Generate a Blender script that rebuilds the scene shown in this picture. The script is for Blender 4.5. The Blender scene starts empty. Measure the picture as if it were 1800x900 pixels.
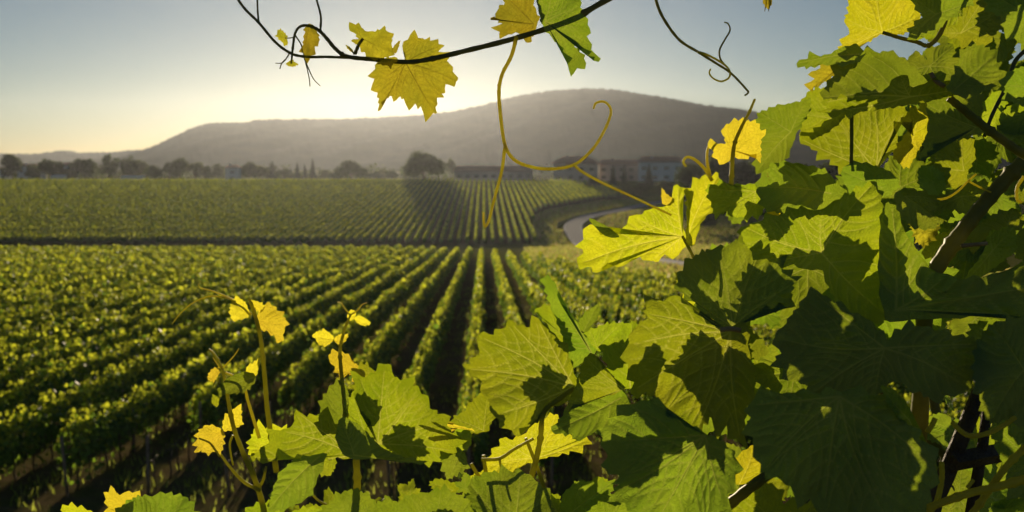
import bpy, math, random
import numpy as np
from mathutils import Vector, Matrix

# ------------------------------------------------------------------ camera, sky, sun, exposure
C = bpy.context.scene
COL = C.collection
R = math.radians
F = 1750.0                      # focal length in pixels of an 1800 px wide frame (35 mm lens)
PITCH = math.atan(160 / F)
CAMZ = 8.0
cam_d = bpy.data.cameras.new('camera'); cam = bpy.data.objects.new('camera', cam_d); COL.objects.link(cam)
cam_d.lens = 35.0; cam_d.sensor_width = 36.0
cam_d.clip_start = 0.05; cam_d.clip_end = 20000
cam.location = (0, 0, CAMZ); cam.rotation_euler = (R(90) - PITCH, 0, 0)
cam_d.dof.use_dof = True; cam_d.dof.focus_distance = 0.98; cam_d.dof.aperture_fstop = 11.0
cam_d.dof.aperture_blades = 8
C.camera = cam

SUN_EL = math.atan(163 / F); SUN_AZ = math.atan((692 - 900) / F)     # azimuth from +Y, negative = left
SUNDIR = Vector((math.sin(SUN_AZ) * math.cos(SUN_EL), math.cos(SUN_AZ) * math.cos(SUN_EL), math.sin(SUN_EL)))
w = bpy.data.worlds.new('World'); C.world = w; w.use_nodes = True
nt = w.node_tree; nt.nodes.clear()
sky = nt.nodes.new('ShaderNodeTexSky'); sky.sky_type = 'NISHITA'; sky.sun_disc = False
sky.sun_elevation = SUN_EL; sky.sun_rotation = SUN_AZ
sky.air_density = 0.78; sky.dust_density = 0.11; sky.ozone_density = 2.1; sky.altitude = 0
bg = nt.nodes.new('ShaderNodeBackground'); bg.inputs['Strength'].default_value = 0.05
wo = nt.nodes.new('ShaderNodeOutputWorld')
nt.links.new(sky.outputs[0], bg.inputs[0]); nt.links.new(bg.outputs[0], wo.inputs[0])
sl = bpy.data.lights.new('sun', 'SUN'); sl.energy = 5.0; sl.angle = R(0.53); sl.color = (1.0, 0.80, 0.52)
so = bpy.data.objects.new('sun', sl); COL.objects.link(so)
so.rotation_euler = SUNDIR.to_track_quat('Z', 'Y').to_euler()
C.view_settings.view_transform = 'Standard'; C.view_settings.look = 'None'
C.view_settings.exposure = 0.22; C.view_settings.gamma = 1.0
C.cycles.use_denoising = True
C.cycles.max_bounces = 14; C.cycles.transmission_bounces = 12; C.cycles.diffuse_bounces = 8
C.cycles.transparent_max_bounces = 8; C.cycles.volume_bounces = 0
C.cycles.caustics_reflective = False; C.cycles.caustics_refractive = False

FWD = Vector((0, math.cos(PITCH), -math.sin(PITCH))); UP = Vector((0, math.sin(PITCH), math.cos(PITCH))); RT = Vector((1, 0, 0))
CAM = Vector((0, 0, CAMZ))
def P(px, py, D):
    """world point seen in direction (px, py) of the 1800x900 frame at depth D"""
    return CAM + FWD * D + RT * ((px - 900) / F * D) + UP * ((450 - py) / F * D)

# ------------------------------------------------------------------ object helpers
def tag(o, label=None, cat=None, group=None, kind=None):
    if label: o['label'] = label
    if cat: o['category'] = cat
    if group: o['group'] = group
    if kind: o['kind'] = kind
    return o
def empty(name, loc=(0, 0, 0), parent=None):
    o = bpy.data.objects.new(name, None); o.empty_display_size = 0.1; COL.objects.link(o); o.location = loc
    if parent: o.parent = parent
    return o
def link(name, me, parent=None, loc=None):
    o = bpy.data.objects.new(name, me); COL.objects.link(o)
    if parent: o.parent = parent
    if loc is not None: o.location = loc
    return o
class MB:
    def __init__(s): s.v = []; s.f = []; s.m = []; s.mats = []
    def mi(s, mat):
        if mat not in s.mats: s.mats.append(mat)
        return s.mats.index(mat)
    def add(s, vs, fs, mat):
        b = len(s.v); s.v += [tuple(p) for p in vs]; k = s.mi(mat)
        for f in fs: s.f.append(tuple(i + b for i in f)); s.m.append(k)
    def box(s, c, d, mat, rz=0, taper=1.0):
        vs = []
        for z in (-.5, .5):
            t = taper if z > 0 else 1
            for x, y in ((-.5, -.5), (.5, -.5), (.5, .5), (-.5, .5)):
                X, Y = x * d[0] * t, y * d[1] * t
                vs.append((c[0] + X * math.cos(rz) - Y * math.sin(rz), c[1] + X * math.sin(rz) + Y * math.cos(rz), c[2] + z * d[2]))
        s.add(vs, [(3, 2, 1, 0), (4, 5, 6, 7), (0, 1, 5, 4), (1, 2, 6, 5), (2, 3, 7, 6), (3, 0, 4, 7)], mat)
    def tube(s, pts, rad, mat, n=8, cap=True):
        pts = [Vector(p) for p in pts]; N = len(pts)
        if not hasattr(rad, '__len__'): rad = [rad] * N
        t0 = (pts[1] - pts[0]).normalized()
        u = t0.cross(Vector((0.13, 0.27, 1))).normalized()
        vs = []; fs = []
        for i in range(N):
            t = (pts[min(i + 1, N - 1)] - pts[max(i - 1, 0)])
            t = t.normalized() if t.length > 1e-9 else t0
            u = (u - t * u.dot(t)); u = u.normalized() if u.length > 1e-6 else t.orthogonal().normalized()
            v = t.cross(u)
            for k in range(n):
                a = 2 * math.pi * k / n
                vs.append(pts[i] + (u * math.cos(a) + v * math.sin(a)) * rad[i])
        for i in range(N - 1):
            for k in range(n):
                a = i * n + k; b = i * n + (k + 1) % n
                fs.append((a, b, b + n, a + n))
        if cap:
            fs.append(tuple(range(n))[::-1]); fs.append(tuple(range((N - 1) * n, N * n)))
        s.add(vs, fs, mat)
    def build(s, name, parent=None, loc=None, smooth=True):
        loc = Vector(loc) if loc is not None else Vector((0, 0, 0))
        me = bpy.data.meshes.new(name)
        me.from_pydata([tuple(Vector(p) - loc) for p in s.v], [], s.f)
        for m in s.mats: me.materials.append(m)
        me.polygons.foreach_set('material_index', s.m)
        if smooth: me.polygons.foreach_set('use_smooth', [True] * len(s.f))
        me.update()
        return link(name, me, parent, loc)
def np_mesh(name, V, sizes, idx, mats, mi=None, smooth=False):
    me = bpy.data.meshes.new(name)
    me.vertices.add(len(V)); me.vertices.foreach_set('co', np.ascontiguousarray(V, dtype=np.float32).ravel())
    me.loops.add(len(idx)); me.loops.foreach_set('vertex_index', np.asarray(idx, dtype=np.int32))
    sizes = np.asarray(sizes, dtype=np.int32); starts = np.concatenate([[0], np.cumsum(sizes)[:-1]]).astype(np.int32)
    me.polygons.add(len(sizes)); me.polygons.foreach_set('loop_start', starts)
    for m in mats: me.materials.append(m)
    if mi is not None: me.polygons.foreach_set('material_index', np.asarray(mi, dtype=np.int32))
    if smooth: me.polygons.foreach_set('use_smooth', np.ones(len(sizes), dtype=bool))
    me.update(calc_edges=True); me.validate()
    return me

# ------------------------------------------------------------------ materials
def newmat(name):
    m = bpy.data.materials.new(name); m.use_nodes = True; m.node_tree.nodes.clear(); return m, m.node_tree
def N(nt, t, **kw):
    n = nt.nodes.new(t)
    for k, v in kw.items(): setattr(n, k, v)
    return n
def rgba(c): return (c[0], c[1], c[2], 1)
def ramp(nt, fac, stops):
    r = N(nt, 'ShaderNodeValToRGB'); e = r.color_ramp.elements
    while len(e) < len(stops): e.new(0.5)
    for i, (p, c) in enumerate(stops): e[i].position = p; e[i].color = rgba(c)
    nt.links.new(fac, r.inputs[0]); return r.outputs[0]
def noise(nt, scale, detail=4, vec=None, rough=.55):
    n = N(nt, 'ShaderNodeTexNoise'); n.inputs['Scale'].default_value = scale; n.inputs['Detail'].default_value = detail
    n.inputs['Roughness'].default_value = rough
    if vec is None:
        tc = N(nt, 'ShaderNodeTexCoord'); vec = tc.outputs['Object']
    nt.links.new(vec, n.inputs['Vector']); return n.outputs['Fac']
def simple(name, c1, c2, scale=5, rough=.8, bump=0.0, spec=.3, metal=0, bscale=None):
    m, nt = newmat(name)
    p = N(nt, 'ShaderNodeBsdfPrincipled'); o = N(nt, 'ShaderNodeOutputMaterial')
    nf = noise(nt, scale, 6)
    nt.links.new(ramp(nt, nf, [(.3, c1), (.7, c2)]), p.inputs['Base Color'])
    p.inputs['Roughness'].default_value = rough; p.inputs['Specular IOR Level'].default_value = spec; p.inputs['Metallic'].default_value = metal
    if bump:
        b = N(nt, 'ShaderNodeBump'); b.inputs['Strength'].default_value = bump; b.inputs['Distance'].default_value = 0.01
        nt.links.new(noise(nt, bscale or scale * 3, 6), b.inputs['Height']); nt.links.new(b.outputs[0], p.inputs['Normal'])
    nt.links.new(p.outputs[0], o.inputs[0]); return m

def leafmat(name, d1, d2, t1, t2, mix=.55, vdc=(.30, .36, .12), vtc=(.62, .62, .12), rough=.46, spec=.65):
    """blade: glossy skin over diffuse, with light passing through; fine vein net as colour and bump"""
    m, nt = newmat(name); L = nt.links
    o = N(nt, 'ShaderNodeOutputMaterial'); tc = N(nt, 'ShaderNodeTexCoord')
    n1 = noise(nt, 28, 5, tc.outputs['Object'])
    vo = N(nt, 'ShaderNodeTexVoronoi', feature='DISTANCE_TO_EDGE'); vo.inputs['Scale'].default_value = 210
    wv = N(nt, 'ShaderNodeTexNoise'); wv.inputs['Scale'].default_value = 60; L.new(tc.outputs['Object'], wv.inputs['Vector'])
    mx = N(nt, 'ShaderNodeMixRGB'); mx.inputs[0].default_value = .05; L.new(tc.outputs['Object'], mx.inputs[1]); L.new(wv.outputs['Color'], mx.inputs[2])
    L.new(mx.outputs[0], vo.inputs['Vector'])
    vn = N(nt, 'ShaderNodeMapRange'); vn.inputs[1].default_value = 0; vn.inputs[2].default_value = .12; vn.inputs[3].default_value = 1; vn.inputs[4].default_value = 0
    L.new(vo.outputs['Distance'], vn.inputs[0])
    oi = N(nt, 'ShaderNodeObjectInfo')
    dcol = ramp(nt, n1, [(.3, d1), (.7, d2)]); tcol = ramp(nt, n1, [(.3, t1), (.72, t2)])
    # a few brown flecks
    fl = ramp(nt, noise(nt, 95, 3, tc.outputs['Object'], .7), [(.70, (0, 0, 0)), (.76, (1, 1, 1))])
    def fleck(c, amt, col):
        q = N(nt, 'ShaderNodeMixRGB'); mm = N(nt, 'ShaderNodeMath', operation='MULTIPLY'); mm.inputs[1].default_value = amt
        L.new(fl, mm.inputs[0]); L.new(mm.outputs[0], q.inputs[0]); L.new(c, q.inputs[1]); q.inputs[2].default_value = rgba(col); return q.outputs[0]
    dcol = fleck(dcol, .5, (.16, .12, .04)); tcol = fleck(tcol, .5, (.25, .14, .03))
    fl = ramp(nt, noise(nt, 13, 3, tc.outputs['Object'], .6), [(.42, (0, 0, 0)), (.75, (1, 1, 1))])
    tcol = fleck(tcol, .45, tuple(min(1, t2[i] * (1.25, 1.1, 1.5)[i]) for i in range(3)))
    q = N(nt, 'ShaderNodeMixRGB', blend_type='MULTIPLY'); mm = N(nt, 'ShaderNodeMath', operation='MULTIPLY'); mm.inputs[1].default_value = .2
    L.new(vn.outputs[0], mm.inputs[0]); L.new(mm.outputs[0], q.inputs[0]); L.new(tcol, q.inputs[1]); q.inputs[2].default_value = (.45, .5, .4, 1)
    # each leaf a little different
    hs = N(nt, 'ShaderNodeHueSaturation'); mr = N(nt, 'ShaderNodeMapRange'); mr.inputs[3].default_value = .485; mr.inputs[4].default_value = .515
    L.new(oi.outputs['Random'], mr.inputs[0]); L.new(mr.outputs[0], hs.inputs['Hue'])
    mv = N(nt, 'ShaderNodeMapRange'); mv.inputs[3].default_value = .8; mv.inputs[4].default_value = 1.2
    L.new(oi.outputs['Random'], mv.inputs[0]); L.new(mv.outputs[0], hs.inputs['Value']); L.new(q.outputs[0], hs.inputs['Color'])
    va = N(nt, 'ShaderNodeAttribute'); va.attribute_name = 'vein'
    vd = N(nt, 'ShaderNodeMixRGB'); vm_ = N(nt, 'ShaderNodeMath', operation='MULTIPLY'); vm_.inputs[1].default_value = .72
    L.new(va.outputs['Fac'], vm_.inputs[0]); L.new(vm_.outputs[0], vd.inputs[0]); L.new(dcol, vd.inputs[1]); vd.inputs[2].default_value = rgba(vdc); dcol = vd.outputs[0]
    vt_ = N(nt, 'ShaderNodeMixRGB'); L.new(vm_.outputs[0], vt_.inputs[0]); L.new(hs.outputs[0], vt_.inputs[1]); vt_.inputs[2].default_value = rgba(vtc)
    p = N(nt, 'ShaderNodeBsdfPrincipled'); L.new(dcol, p.inputs['Base Color']); p.inputs['Roughness'].default_value = rough; p.inputs['Specular IOR Level'].default_value = spec
    bp = N(nt, 'ShaderNodeBump'); bp.inputs['Strength'].default_value = .5; bp.inputs['Distance'].default_value = .0022
    ad = N(nt, 'ShaderNodeMath', operation='MULTIPLY_ADD'); ad.inputs[1].default_value = -.5
    L.new(vn.outputs[0], ad.inputs[0]); L.new(noise(nt, 75, 4, tc.outputs['Object']), ad.inputs[2]); L.new(ad.outputs[0], bp.inputs['Height'])
    L.new(bp.outputs[0], p.inputs['Normal'])
    t = N(nt, 'ShaderNodeBsdfTranslucent'); L.new(vt_.outputs[0], t.inputs['Color']); L.new(bp.outputs[0], t.inputs['Normal'])
    ms = N(nt, 'ShaderNodeMixShader'); ms.inputs[0].default_value = mix
    L.new(p.outputs[0], ms.inputs[1]); L.new(t.outputs[0], ms.inputs[2]); L.new(ms.outputs[0], o.inputs[0])
    return m
def softmat(name, d, t, mix=.4, var=.35, rough=.55, spec=.35, nscale=None):
    """stalks and small far leaves: diffuse plus translucent, colour varied per loose piece"""
    m, nt = newmat(name); L = nt.links
    o = N(nt, 'ShaderNodeOutputMaterial'); p = N(nt, 'ShaderNodeBsdfPrincipled'); tr = N(nt, 'ShaderNodeBsdfTranslucent')
    g = N(nt, 'ShaderNodeNewGeometry'); src = g.outputs['Random Per Island'] if nscale is None else noise(nt, nscale, 5)
    lo = 1 - var; hi = 1 + var
    def s(c, k): return tuple(min(1, x * k) for x in c)
    L.new(ramp(nt, src, [(.1, s(d, lo)), (.9, s(d, hi))]), p.inputs['Base Color'])
    L.new(ramp(nt, src, [(.1, s(t, lo)), (.9, s(t, hi))]), tr.inputs['Color'])
    p.inputs['Roughness'].default_value = rough; p.inputs['Specular IOR Level'].default_value = spec
    ms = N(nt, 'ShaderNodeMixShader'); ms.inputs[0].default_value = mix
    L.new(p.outputs[0], ms.inputs[1]); L.new(tr.outputs[0], ms.inputs[2]); L.new(ms.outputs[0], o.inputs[0]); return m

M = {}
M['green'] = leafmat('leaf_green', (.095, .18, .065), (.12, .205, .08), (.22, .34, .012), (.31, .41, .018), .54, (.28, .34, .12), (.42, .46, .08))
M['lime'] = leafmat('leaf_lime', (.09, .17, .05), (.12, .195, .055), (.28, .38, .008), (.40, .47, .012), .58)
M['chart'] = leafmat('leaf_chartreuse', (.12, .15, .02), (.16, .18, .03), (.52, .58, .010), (.68, .66, .02), .64, (.34, .36, .1), (.85, .82, .12))
M['gold'] = leafmat('leaf_gold', (.10, .10, .02), (.16, .13, .03), (.34, .36, .02), (.52, .47, .02), .6, (.05, .04, .02), (.10, .06, .01))
M['yellow'] = leafmat('leaf_yellow', (.22, .20, .03), (.30, .24, .04), (.80, .72, .03), (.90, .78, .04), .65, (.3, .25, .08), (.62, .42, .03))
M['vein'] = softmat('vein', (.26, .32, .08), (.85, .88, .25), .6, .12, nscale=40)
M['veing'] = softmat('vein_dark', (.10, .09, .03), (.16, .12, .03), .2, .15, nscale=40)
M['stem'] = softmat('stem_green', (.20, .22, .04), (.7, .66, .08), .5, .25, nscale=60)
M['stemy'] = softmat('stem_yellow', (.46, .40, .06), (.95, .8, .1), .55, .2, nscale=70)
M['cane'] = softmat('cane_dark', (.12, .12, .05), (.26, .24, .05), .3, .3, nscale=90)
M['caneg'] = softmat('cane_green', (.18, .18, .05), (.36, .34, .06), .4, .3, nscale=70)
M['dry'] = simple('dry_leaf', (.20, .12, .05), (.42, .30, .16), 60, .8, .5)
M['bark'] = simple('bark', (.05, .035, .025), (.16, .12, .09), 12, .9, .8, bscale=60)
M['wood'] = simple('stake_wood', (.035, .022, .016), (.12, .085, .07), 30, .7, .9, bscale=140)
M['post'] = simple('post_wood', (.16, .12, .09), (.34, .28, .22), 5, .85, .5)
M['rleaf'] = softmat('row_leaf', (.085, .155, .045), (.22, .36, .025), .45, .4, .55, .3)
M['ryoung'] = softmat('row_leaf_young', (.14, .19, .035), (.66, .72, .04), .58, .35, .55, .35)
M['tleaf'] = softmat('tree_leaf', (.035, .06, .018), (.09, .12, .02), .35, .5, .6, .2)
M['tleaf2'] = softmat('tree_leaf_pale', (.06, .08, .03), (.14, .17, .04), .4, .4, .6, .2)
M['conif'] = softmat('conifer_leaf', (.014, .026, .012), (.03, .045, .012), .2, .4, .7, .2)
M['wallw'] = simple('plaster_white', (.66, .66, .66), (.76, .76, .75), 1.5, .9)
M['wallp'] = simple('plaster_rose', (.44, .38, .35), (.54, .47, .43), 1.5, .9)
M['tile'] = simple('roof_tile', (.24, .11, .08), (.36, .18, .13), 2.5, .9)
M['glass'] = simple('window_dark', (.02, .022, .025), (.04, .045, .05), 2, .2, 0, .5)
M['shut'] = simple('shutter_brown', (.06, .035, .025), (.10, .06, .04), 3, .7)
M['road'] = simple('asphalt', (.20, .19, .20), (.28, .26, .27), .8, .85)
M['paint'] = simple('road_paint', (.65, .65, .63), (.8, .8, .78), 2, .7)
M['hill'] = simple('hill_forest', (.025, .04, .02), (.045, .06, .028), .02, .95, 0, .1)
M['hill2'] = simple('far_hill', (.03, .045, .02), (.07, .08, .04), .01, .95, 0, .1)

# ground: soil and tufts in the vineyards, grass elsewhere (cover attribute says where the grass is)
def groundmat():
    m, nt = newmat('ground'); L = nt.links
    o = N(nt, 'ShaderNodeOutputMaterial'); p = N(nt, 'ShaderNodeBsdfPrincipled'); p.inputs['Roughness'].default_value = 1.0; p.inputs['Specular IOR Level'].default_value = 0
    at = N(nt, 'ShaderNodeAttribute'); at.attribute_name = 'cover'
    g = N(nt, 'ShaderNodeNewGeometry')
    soil = ramp(nt, noise(nt, 2.2, 8, g.outputs['Position'], .7), [(.3, (.075, .045, .032)), (.55, (.15, .092, .064)), (.75, (.26, .165, .115))])
    tuft = ramp(nt, noise(nt, .8, 6, g.outputs['Position'], .7), [(.45, (0, 0, 0)), (.58, (1, 1, 1))])
    gr = ramp(nt, noise(nt, .35, 8, g.outputs['Position'], .7), [(.3, (.06, .085, .018)), (.55, (.14, .14, .035)), (.75, (.26, .20, .07))])
    a = N(nt, 'ShaderNodeMixRGB'); mm = N(nt, 'ShaderNodeMath', operation='MULTIPLY'); mm.inputs[1].default_value = .6; L.new(tuft, mm.inputs[0])
    L.new(mm.outputs[0], a.inputs[0]); L.new(soil, a.inputs[1]); L.new(gr, a.inputs[2])
    b = N(nt, 'ShaderNodeMixRGB'); L.new(at.outputs['Fac'], b.inputs[0]); L.new(a.outputs[0], b.inputs[1]); L.new(gr, b.inputs[2])
    L.new(b.outputs[0], p.inputs['Base Color'])
    bp = N(nt, 'ShaderNodeBump'); bp.inputs['Strength'].default_value = .8; bp.inputs['Distance'].default_value = .12
    L.new(noise(nt, 3.5, 8, g.outputs['Position'], .7), bp.inputs['Height']); L.new(bp.outputs[0], p.inputs['Normal'])
    L.new(p.outputs[0], o.inputs[0]); return m
M['ground'] = groundmat()

# ------------------------------------------------------------------ terrain
PY = [-8000, -60, -10, 0, 2, 6, 12, 20, 235, 262, 500, 530, 555, 600, 800, 9000]
PZ = [6.2, 6.2, 6.2, 6.1, 5.9, 4.3, 1.2, -1.03, -12.1, -13.4, -1.7, -.7, -.6, -1.6, -4, -4]
_ys = np.arange(-60, 900, 1.0); _zs = np.interp(_ys, PY, PZ)
_k = np.hanning(31); _k /= _k.sum(); _zsm = np.convolve(_zs, _k, 'same')
_zsm[:100] = _zs[:100]; _zsm[-40:] = _zs[-40:]
def gz(y): return float(np.interp(y, _ys, _zsm)) if -60 < y < 899 else float(np.interp(y, PY, PZ))
def gzv(y): return np.where((y > -60) & (y < 899), np.interp(y, _ys, _zsm), np.interp(y, PY, PZ))
def near_end(x):
    return float(np.interp(x, [-110, -3, 8, 17, 30], [206, 183, 147, 104, 84]))
def far_start(x):
    return float(np.interp(x, [-400, -20, 5.0, 7.5, 12.4, 37, 60], [263, 263, 268, 345, 366, 408, 425]))
ys = sorted(set(list(np.arange(-60, 30, 2.5)) + list(np.arange(30, 640, 5)) + [700, 800, 1000, 1300, 1700, 2300, 3000, 3900, -120, -250]))
xs = sorted(set(list(np.arange(-300, 121, 4)) + [-3900, -2400, -1500, -900, -550, -380, 150, 200, 280, 400, 600, 1000, 1600, 2600, 3900]))
V = []; cover = []
rng = np.random.default_rng(5)
for y in ys:
    for x in xs:
        V.append((x, y, gz(y)))
        soil = (18 < y < near_end(x) + 2 and x < 30) or (far_start(x) - 1 < y < 522 and x < 50)
        cover.append(0.4 if soil else 1.0)
nx = len(xs); F_ = []
for j in range(len(ys) - 1):
    for i in range(nx - 1):
        a = j * nx + i; F_ += [a, a + 1, a + 1 + nx, a + nx]
me = np_mesh('ground', np.array(V), [4] * ((len(ys) - 1) * (nx - 1)), F_, [M['ground']], smooth=True)
at = me.attributes.new('cover', 'FLOAT', 'POINT'); at.data.foreach_set('value', cover)
tag(link('ground', me), kind='structure')

def strip(name, pts, w0, w1, mat, dz):
    """ribbon along a centre line between side offsets w0 and w1, draped on the ground"""
    pts = [Vector((x, y, 0)) for x, y in pts]; fine = []
    for i in range(len(pts) - 1):
        p0 = pts[max(i - 1, 0)]; p1 = pts[i]; p2 = pts[i + 1]; p3 = pts[min(i + 2, len(pts) - 1)]
        for k in range(14):
            t = k / 14
            fine.append(.5 * ((2 * p1) + (p2 - p0) * t + (2 * p0 - 5 * p1 + 4 * p2 - p3) * t * t + (-p0 + 3 * p1 - 3 * p2 + p3) * t ** 3))
    fine.append(pts[-1]); b = MB(); vs = []; fs = []
    for i, p in enumerate(fine):
        t = (fine[min(i + 1, len(fine) - 1)] - fine[max(i - 1, 0)]).normalized(); n = Vector((t.y, -t.x, 0))
        for q in range(3):
            s = w0 + (w1 - w0) * q / 2; c = p + n * s; vs.append((c.x, c.y, gz(c.y) + dz))
    for i in range(len(fine) - 1):
        for q in range(2):
            a = i * 3 + q; fs.append((a, a + 1, a + 4, a + 3))
    b.add(vs, fs, mat); return b.build(name)
ROAD = [(62, 70), (44, 118), (32, 150), (25, 195), (20.5, 245), (18.5, 290), (20, 318), (27, 342), (40, 364), (58, 396), (90, 440), (150, 500), (240, 560)]
tag(strip('road', ROAD, -2.9, 2.9, M['road'], .07), kind='structure')
tag(strip('road_edge_line', ROAD, -2.6, -2.45, M['paint'], .085), kind='structure')
tag(strip('road_edge_line', ROAD, 2.45, 2.6, M['paint'], .085), kind='structure')

# grass that catches the low sun
def blades(name, x, y, h, w, seed, mats, label):
    rr = np.random.default_rng(seed); n = len(x); a = rr.uniform(0, 2 * np.pi, n); ln = rr.normal(0, .35, (n, 2)) * h[:, None]
    bx, by = np.cos(a) * w, np.sin(a) * w; z0 = gzv(y)
    V = np.stack([np.stack([x - bx, y - by, z0 - .02], 1), np.stack([x + bx, y + by, z0 - .02], 1), np.stack([x + bx * .6 + ln[:, 0] * .5, y + by * .6 + ln[:, 1] * .5, z0 + h * .6], 1),
                  np.stack([x + ln[:, 0], y + ln[:, 1], z0 + h], 1), np.stack([x - bx * .7 + ln[:, 0] * .4, y - by * .7 + ln[:, 1] * .4, z0 + h * .5], 1)], 1).reshape(-1, 3)
    me = np_mesh(name, V, np.full(n, 5), np.arange(5 * n), mats, (rr.random(n) < .4).astype(int))
    return tag(link(name, me), label, 'grass', kind='stuff')
M['grassg'] = softmat('grass_green', (.13, .18, .05), (.50, .58, .08), .5, .35, .8, .1)
M['grassy'] = softmat('grass_dry', (.28, .22, .10), (.70, .55, .18), .45, .3, .8, .1)
_g = np.random.default_rng(77)
n = 90000; x = _g.uniform(3, 75, n); y = 95 + 345 * _g.random(n)
rx = np.interp(y, [70, 118, 150, 195, 245, 290, 318, 342, 364, 396, 440], [62, 44, 32, 25, 20.5, 18.5, 20, 27, 40, 58, 90])
ne = np.interp(x, [-3, 8, 17, 30, 75], [183, 147, 104, 84, 84]); fs = np.interp(x, [-20, 5, 7.5, 12.4, 37, 60], [263, 268, 345, 366, 408, 425])
ok = (np.abs(x - rx) > 3.6 + 2 * (np.abs(y - 340) < 40)) & (y > ne + 4) & (y < fs - 4) & (x < 60 + .1 * y)
x, y = x[ok], y[ok]
blades('verge_grass', x, y, _g.uniform(.25, .6, len(x)), _g.uniform(.10, .22, len(x)), 5, [M['grassg'], M['grassy']], 'rough green and straw-coloured grass between the vineyards and the road')
n = 60000; y = 20 + 90 * _g.random(n) ** 1.8; x = _g.uniform(-30, 14, n); fr = (x + .0286 * y + 2.7) / 2.3; fr = fr - np.floor(fr)
ok = ((np.abs(fr - .5) < .16) | (_g.random(n) < .25)) & (np.sin(x * 1.3 + np.sin(y * .7) * 2) + np.sin(y * .9) > -.3)
x, y = x[ok], y[ok]
blades('aisle_grass', x, y, _g.uniform(.06, .22, len(x)) * (1 + .5 * (y < 33)), _g.uniform(.012, .035, len(x)), 6, [M['grassg'], M['grassg']], 'low weeds and grass growing in the aisles of the near vineyard')

# hills: ridge line measured on the photograph, at 3 km, with wooded slopes
def ridge(name, prof, D, depth, mat, seed, amp):
    rr = np.random.default_rng(seed); n = 420
    px = np.linspace(prof[0][0], prof[-1][0], n); py = np.interp(px, [p[0] for p in prof], [p[1] for p in prof])
    k = np.hanning(9); k /= k.sum(); py[4:-4] = np.convolve(py, k, 'same')[4:-4]
    X = (px - 900) / F * D; Z = CAMZ + (290 - py) / F * D
    V = []; m = 26
    tt = np.linspace(0, 1, m)
    for j, t in enumerate(tt):
        sx = (D - t * depth) / D
        nz = sum(np.sin(X * f * .01 + j * q + rr.random() * .4) * a for f, q, a in ((1.3, .5, 5), (3.1, .9, 3), (7.3, 1.7, 1.6)))
        bumps = rr.random(n) * amp
        z = -6 + (Z + 6) * (1 - t) ** .95 + nz * math.sin(math.pi * min(1, t)) * 1.5 + (bumps if j < m - 1 else 0)
        V.append(np.stack([X * sx, D - t * depth + 0 * X, z], 1))
    back = V[0].copy(); back[:, 1] += depth * .5; back[:, 2] = -6
    V = [back] + V
    V = np.concatenate(V); idx = []
    for j in range(m):
        a = j * n + np.arange(n - 1); idx.append(np.stack([a, a + n, a + n + 1, a + 1], 1))
    idx = np.concatenate(idx)
    me = np_mesh(name, V, [4] * len(idx), idx.ravel(), [mat], smooth=True)
    return tag(link(name, me), kind='structure')
ridge('hill', [(215, 285), (235, 270), (265, 262), (300, 246), (340, 227), (368, 219), (400, 217), (438, 217), (447, 213), (520, 211), (600, 211),
               (640, 209), (680, 208), (740, 204), (800, 197), (850, 187), (875, 180), (905, 172), (960, 163), (1030, 158), (1080, 160), (1120, 167),
               (1160, 173), (1230, 186), (1310, 196), (1400, 214), (1520, 236), (1700, 262), (1900, 285)], 3000, 900, M['hill'], 3, 4)
ridge('hill', [(-700, 288), (-400, 268), (-250, 262), (-60, 268), (0, 271), (60, 272), (100, 268), (120, 266), (150, 270), (200, 269), (240, 265), (330, 266), (420, 272), (560, 288)], 3500, 700, M['hill2'], 4, 5)

# ------------------------------------------------------------------ air
hz, hn = newmat('haze'); ho = N(hn, 'ShaderNodeOutputMaterial'); pv = N(hn, 'ShaderNodeVolumePrincipled')
pv.inputs['Color'].default_value = (.80, .86, 1.0, 1); pv.inputs['Density'].default_value = .000033; pv.inputs['Anisotropy'].default_value = .70
hn.links.new(pv.outputs[0], ho.inputs['Volume'])
b = MB(); b.box((0, 0, 123), (8000, 8000, 274), hz)
ho_ = b.build('haze', smooth=False)
tag(ho_, 'pale warm evening haze in the air over the valley', 'haze', kind='stuff')

# ------------------------------------------------------------------ small leaf clouds
def leafcloud(cen, nrm, size, rr, aspect=.9):
    """one pentagonal leaf per centre, facing nrm, with random spin"""
    n = len(cen); nrm = nrm / np.linalg.norm(nrm, axis=1, keepdims=True)
    a = rr.normal(size=(n, 3)); u = np.cross(nrm, a); u /= np.linalg.norm(u, axis=1, keepdims=True); v = np.cross(nrm, u)
    ang = np.array([0, .24, .42, .62, .80]) * 2 * np.pi; rad = np.array([.62, .5, .46, .46, .5])
    P_ = cen[:, None, :] + size[:, None, None] * rad[None, :, None] * (np.cos(ang)[None, :, None] * u[:, None, :] + aspect * np.sin(ang)[None, :, None] * v[:, None, :])
    P_[:, 0] += nrm * (size * .16)[:, None]; P_[:, 2] -= nrm * (size * .12)[:, None]
    return P_.reshape(-1, 3), np.full(n, 5), np.arange(5 * n)

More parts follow.
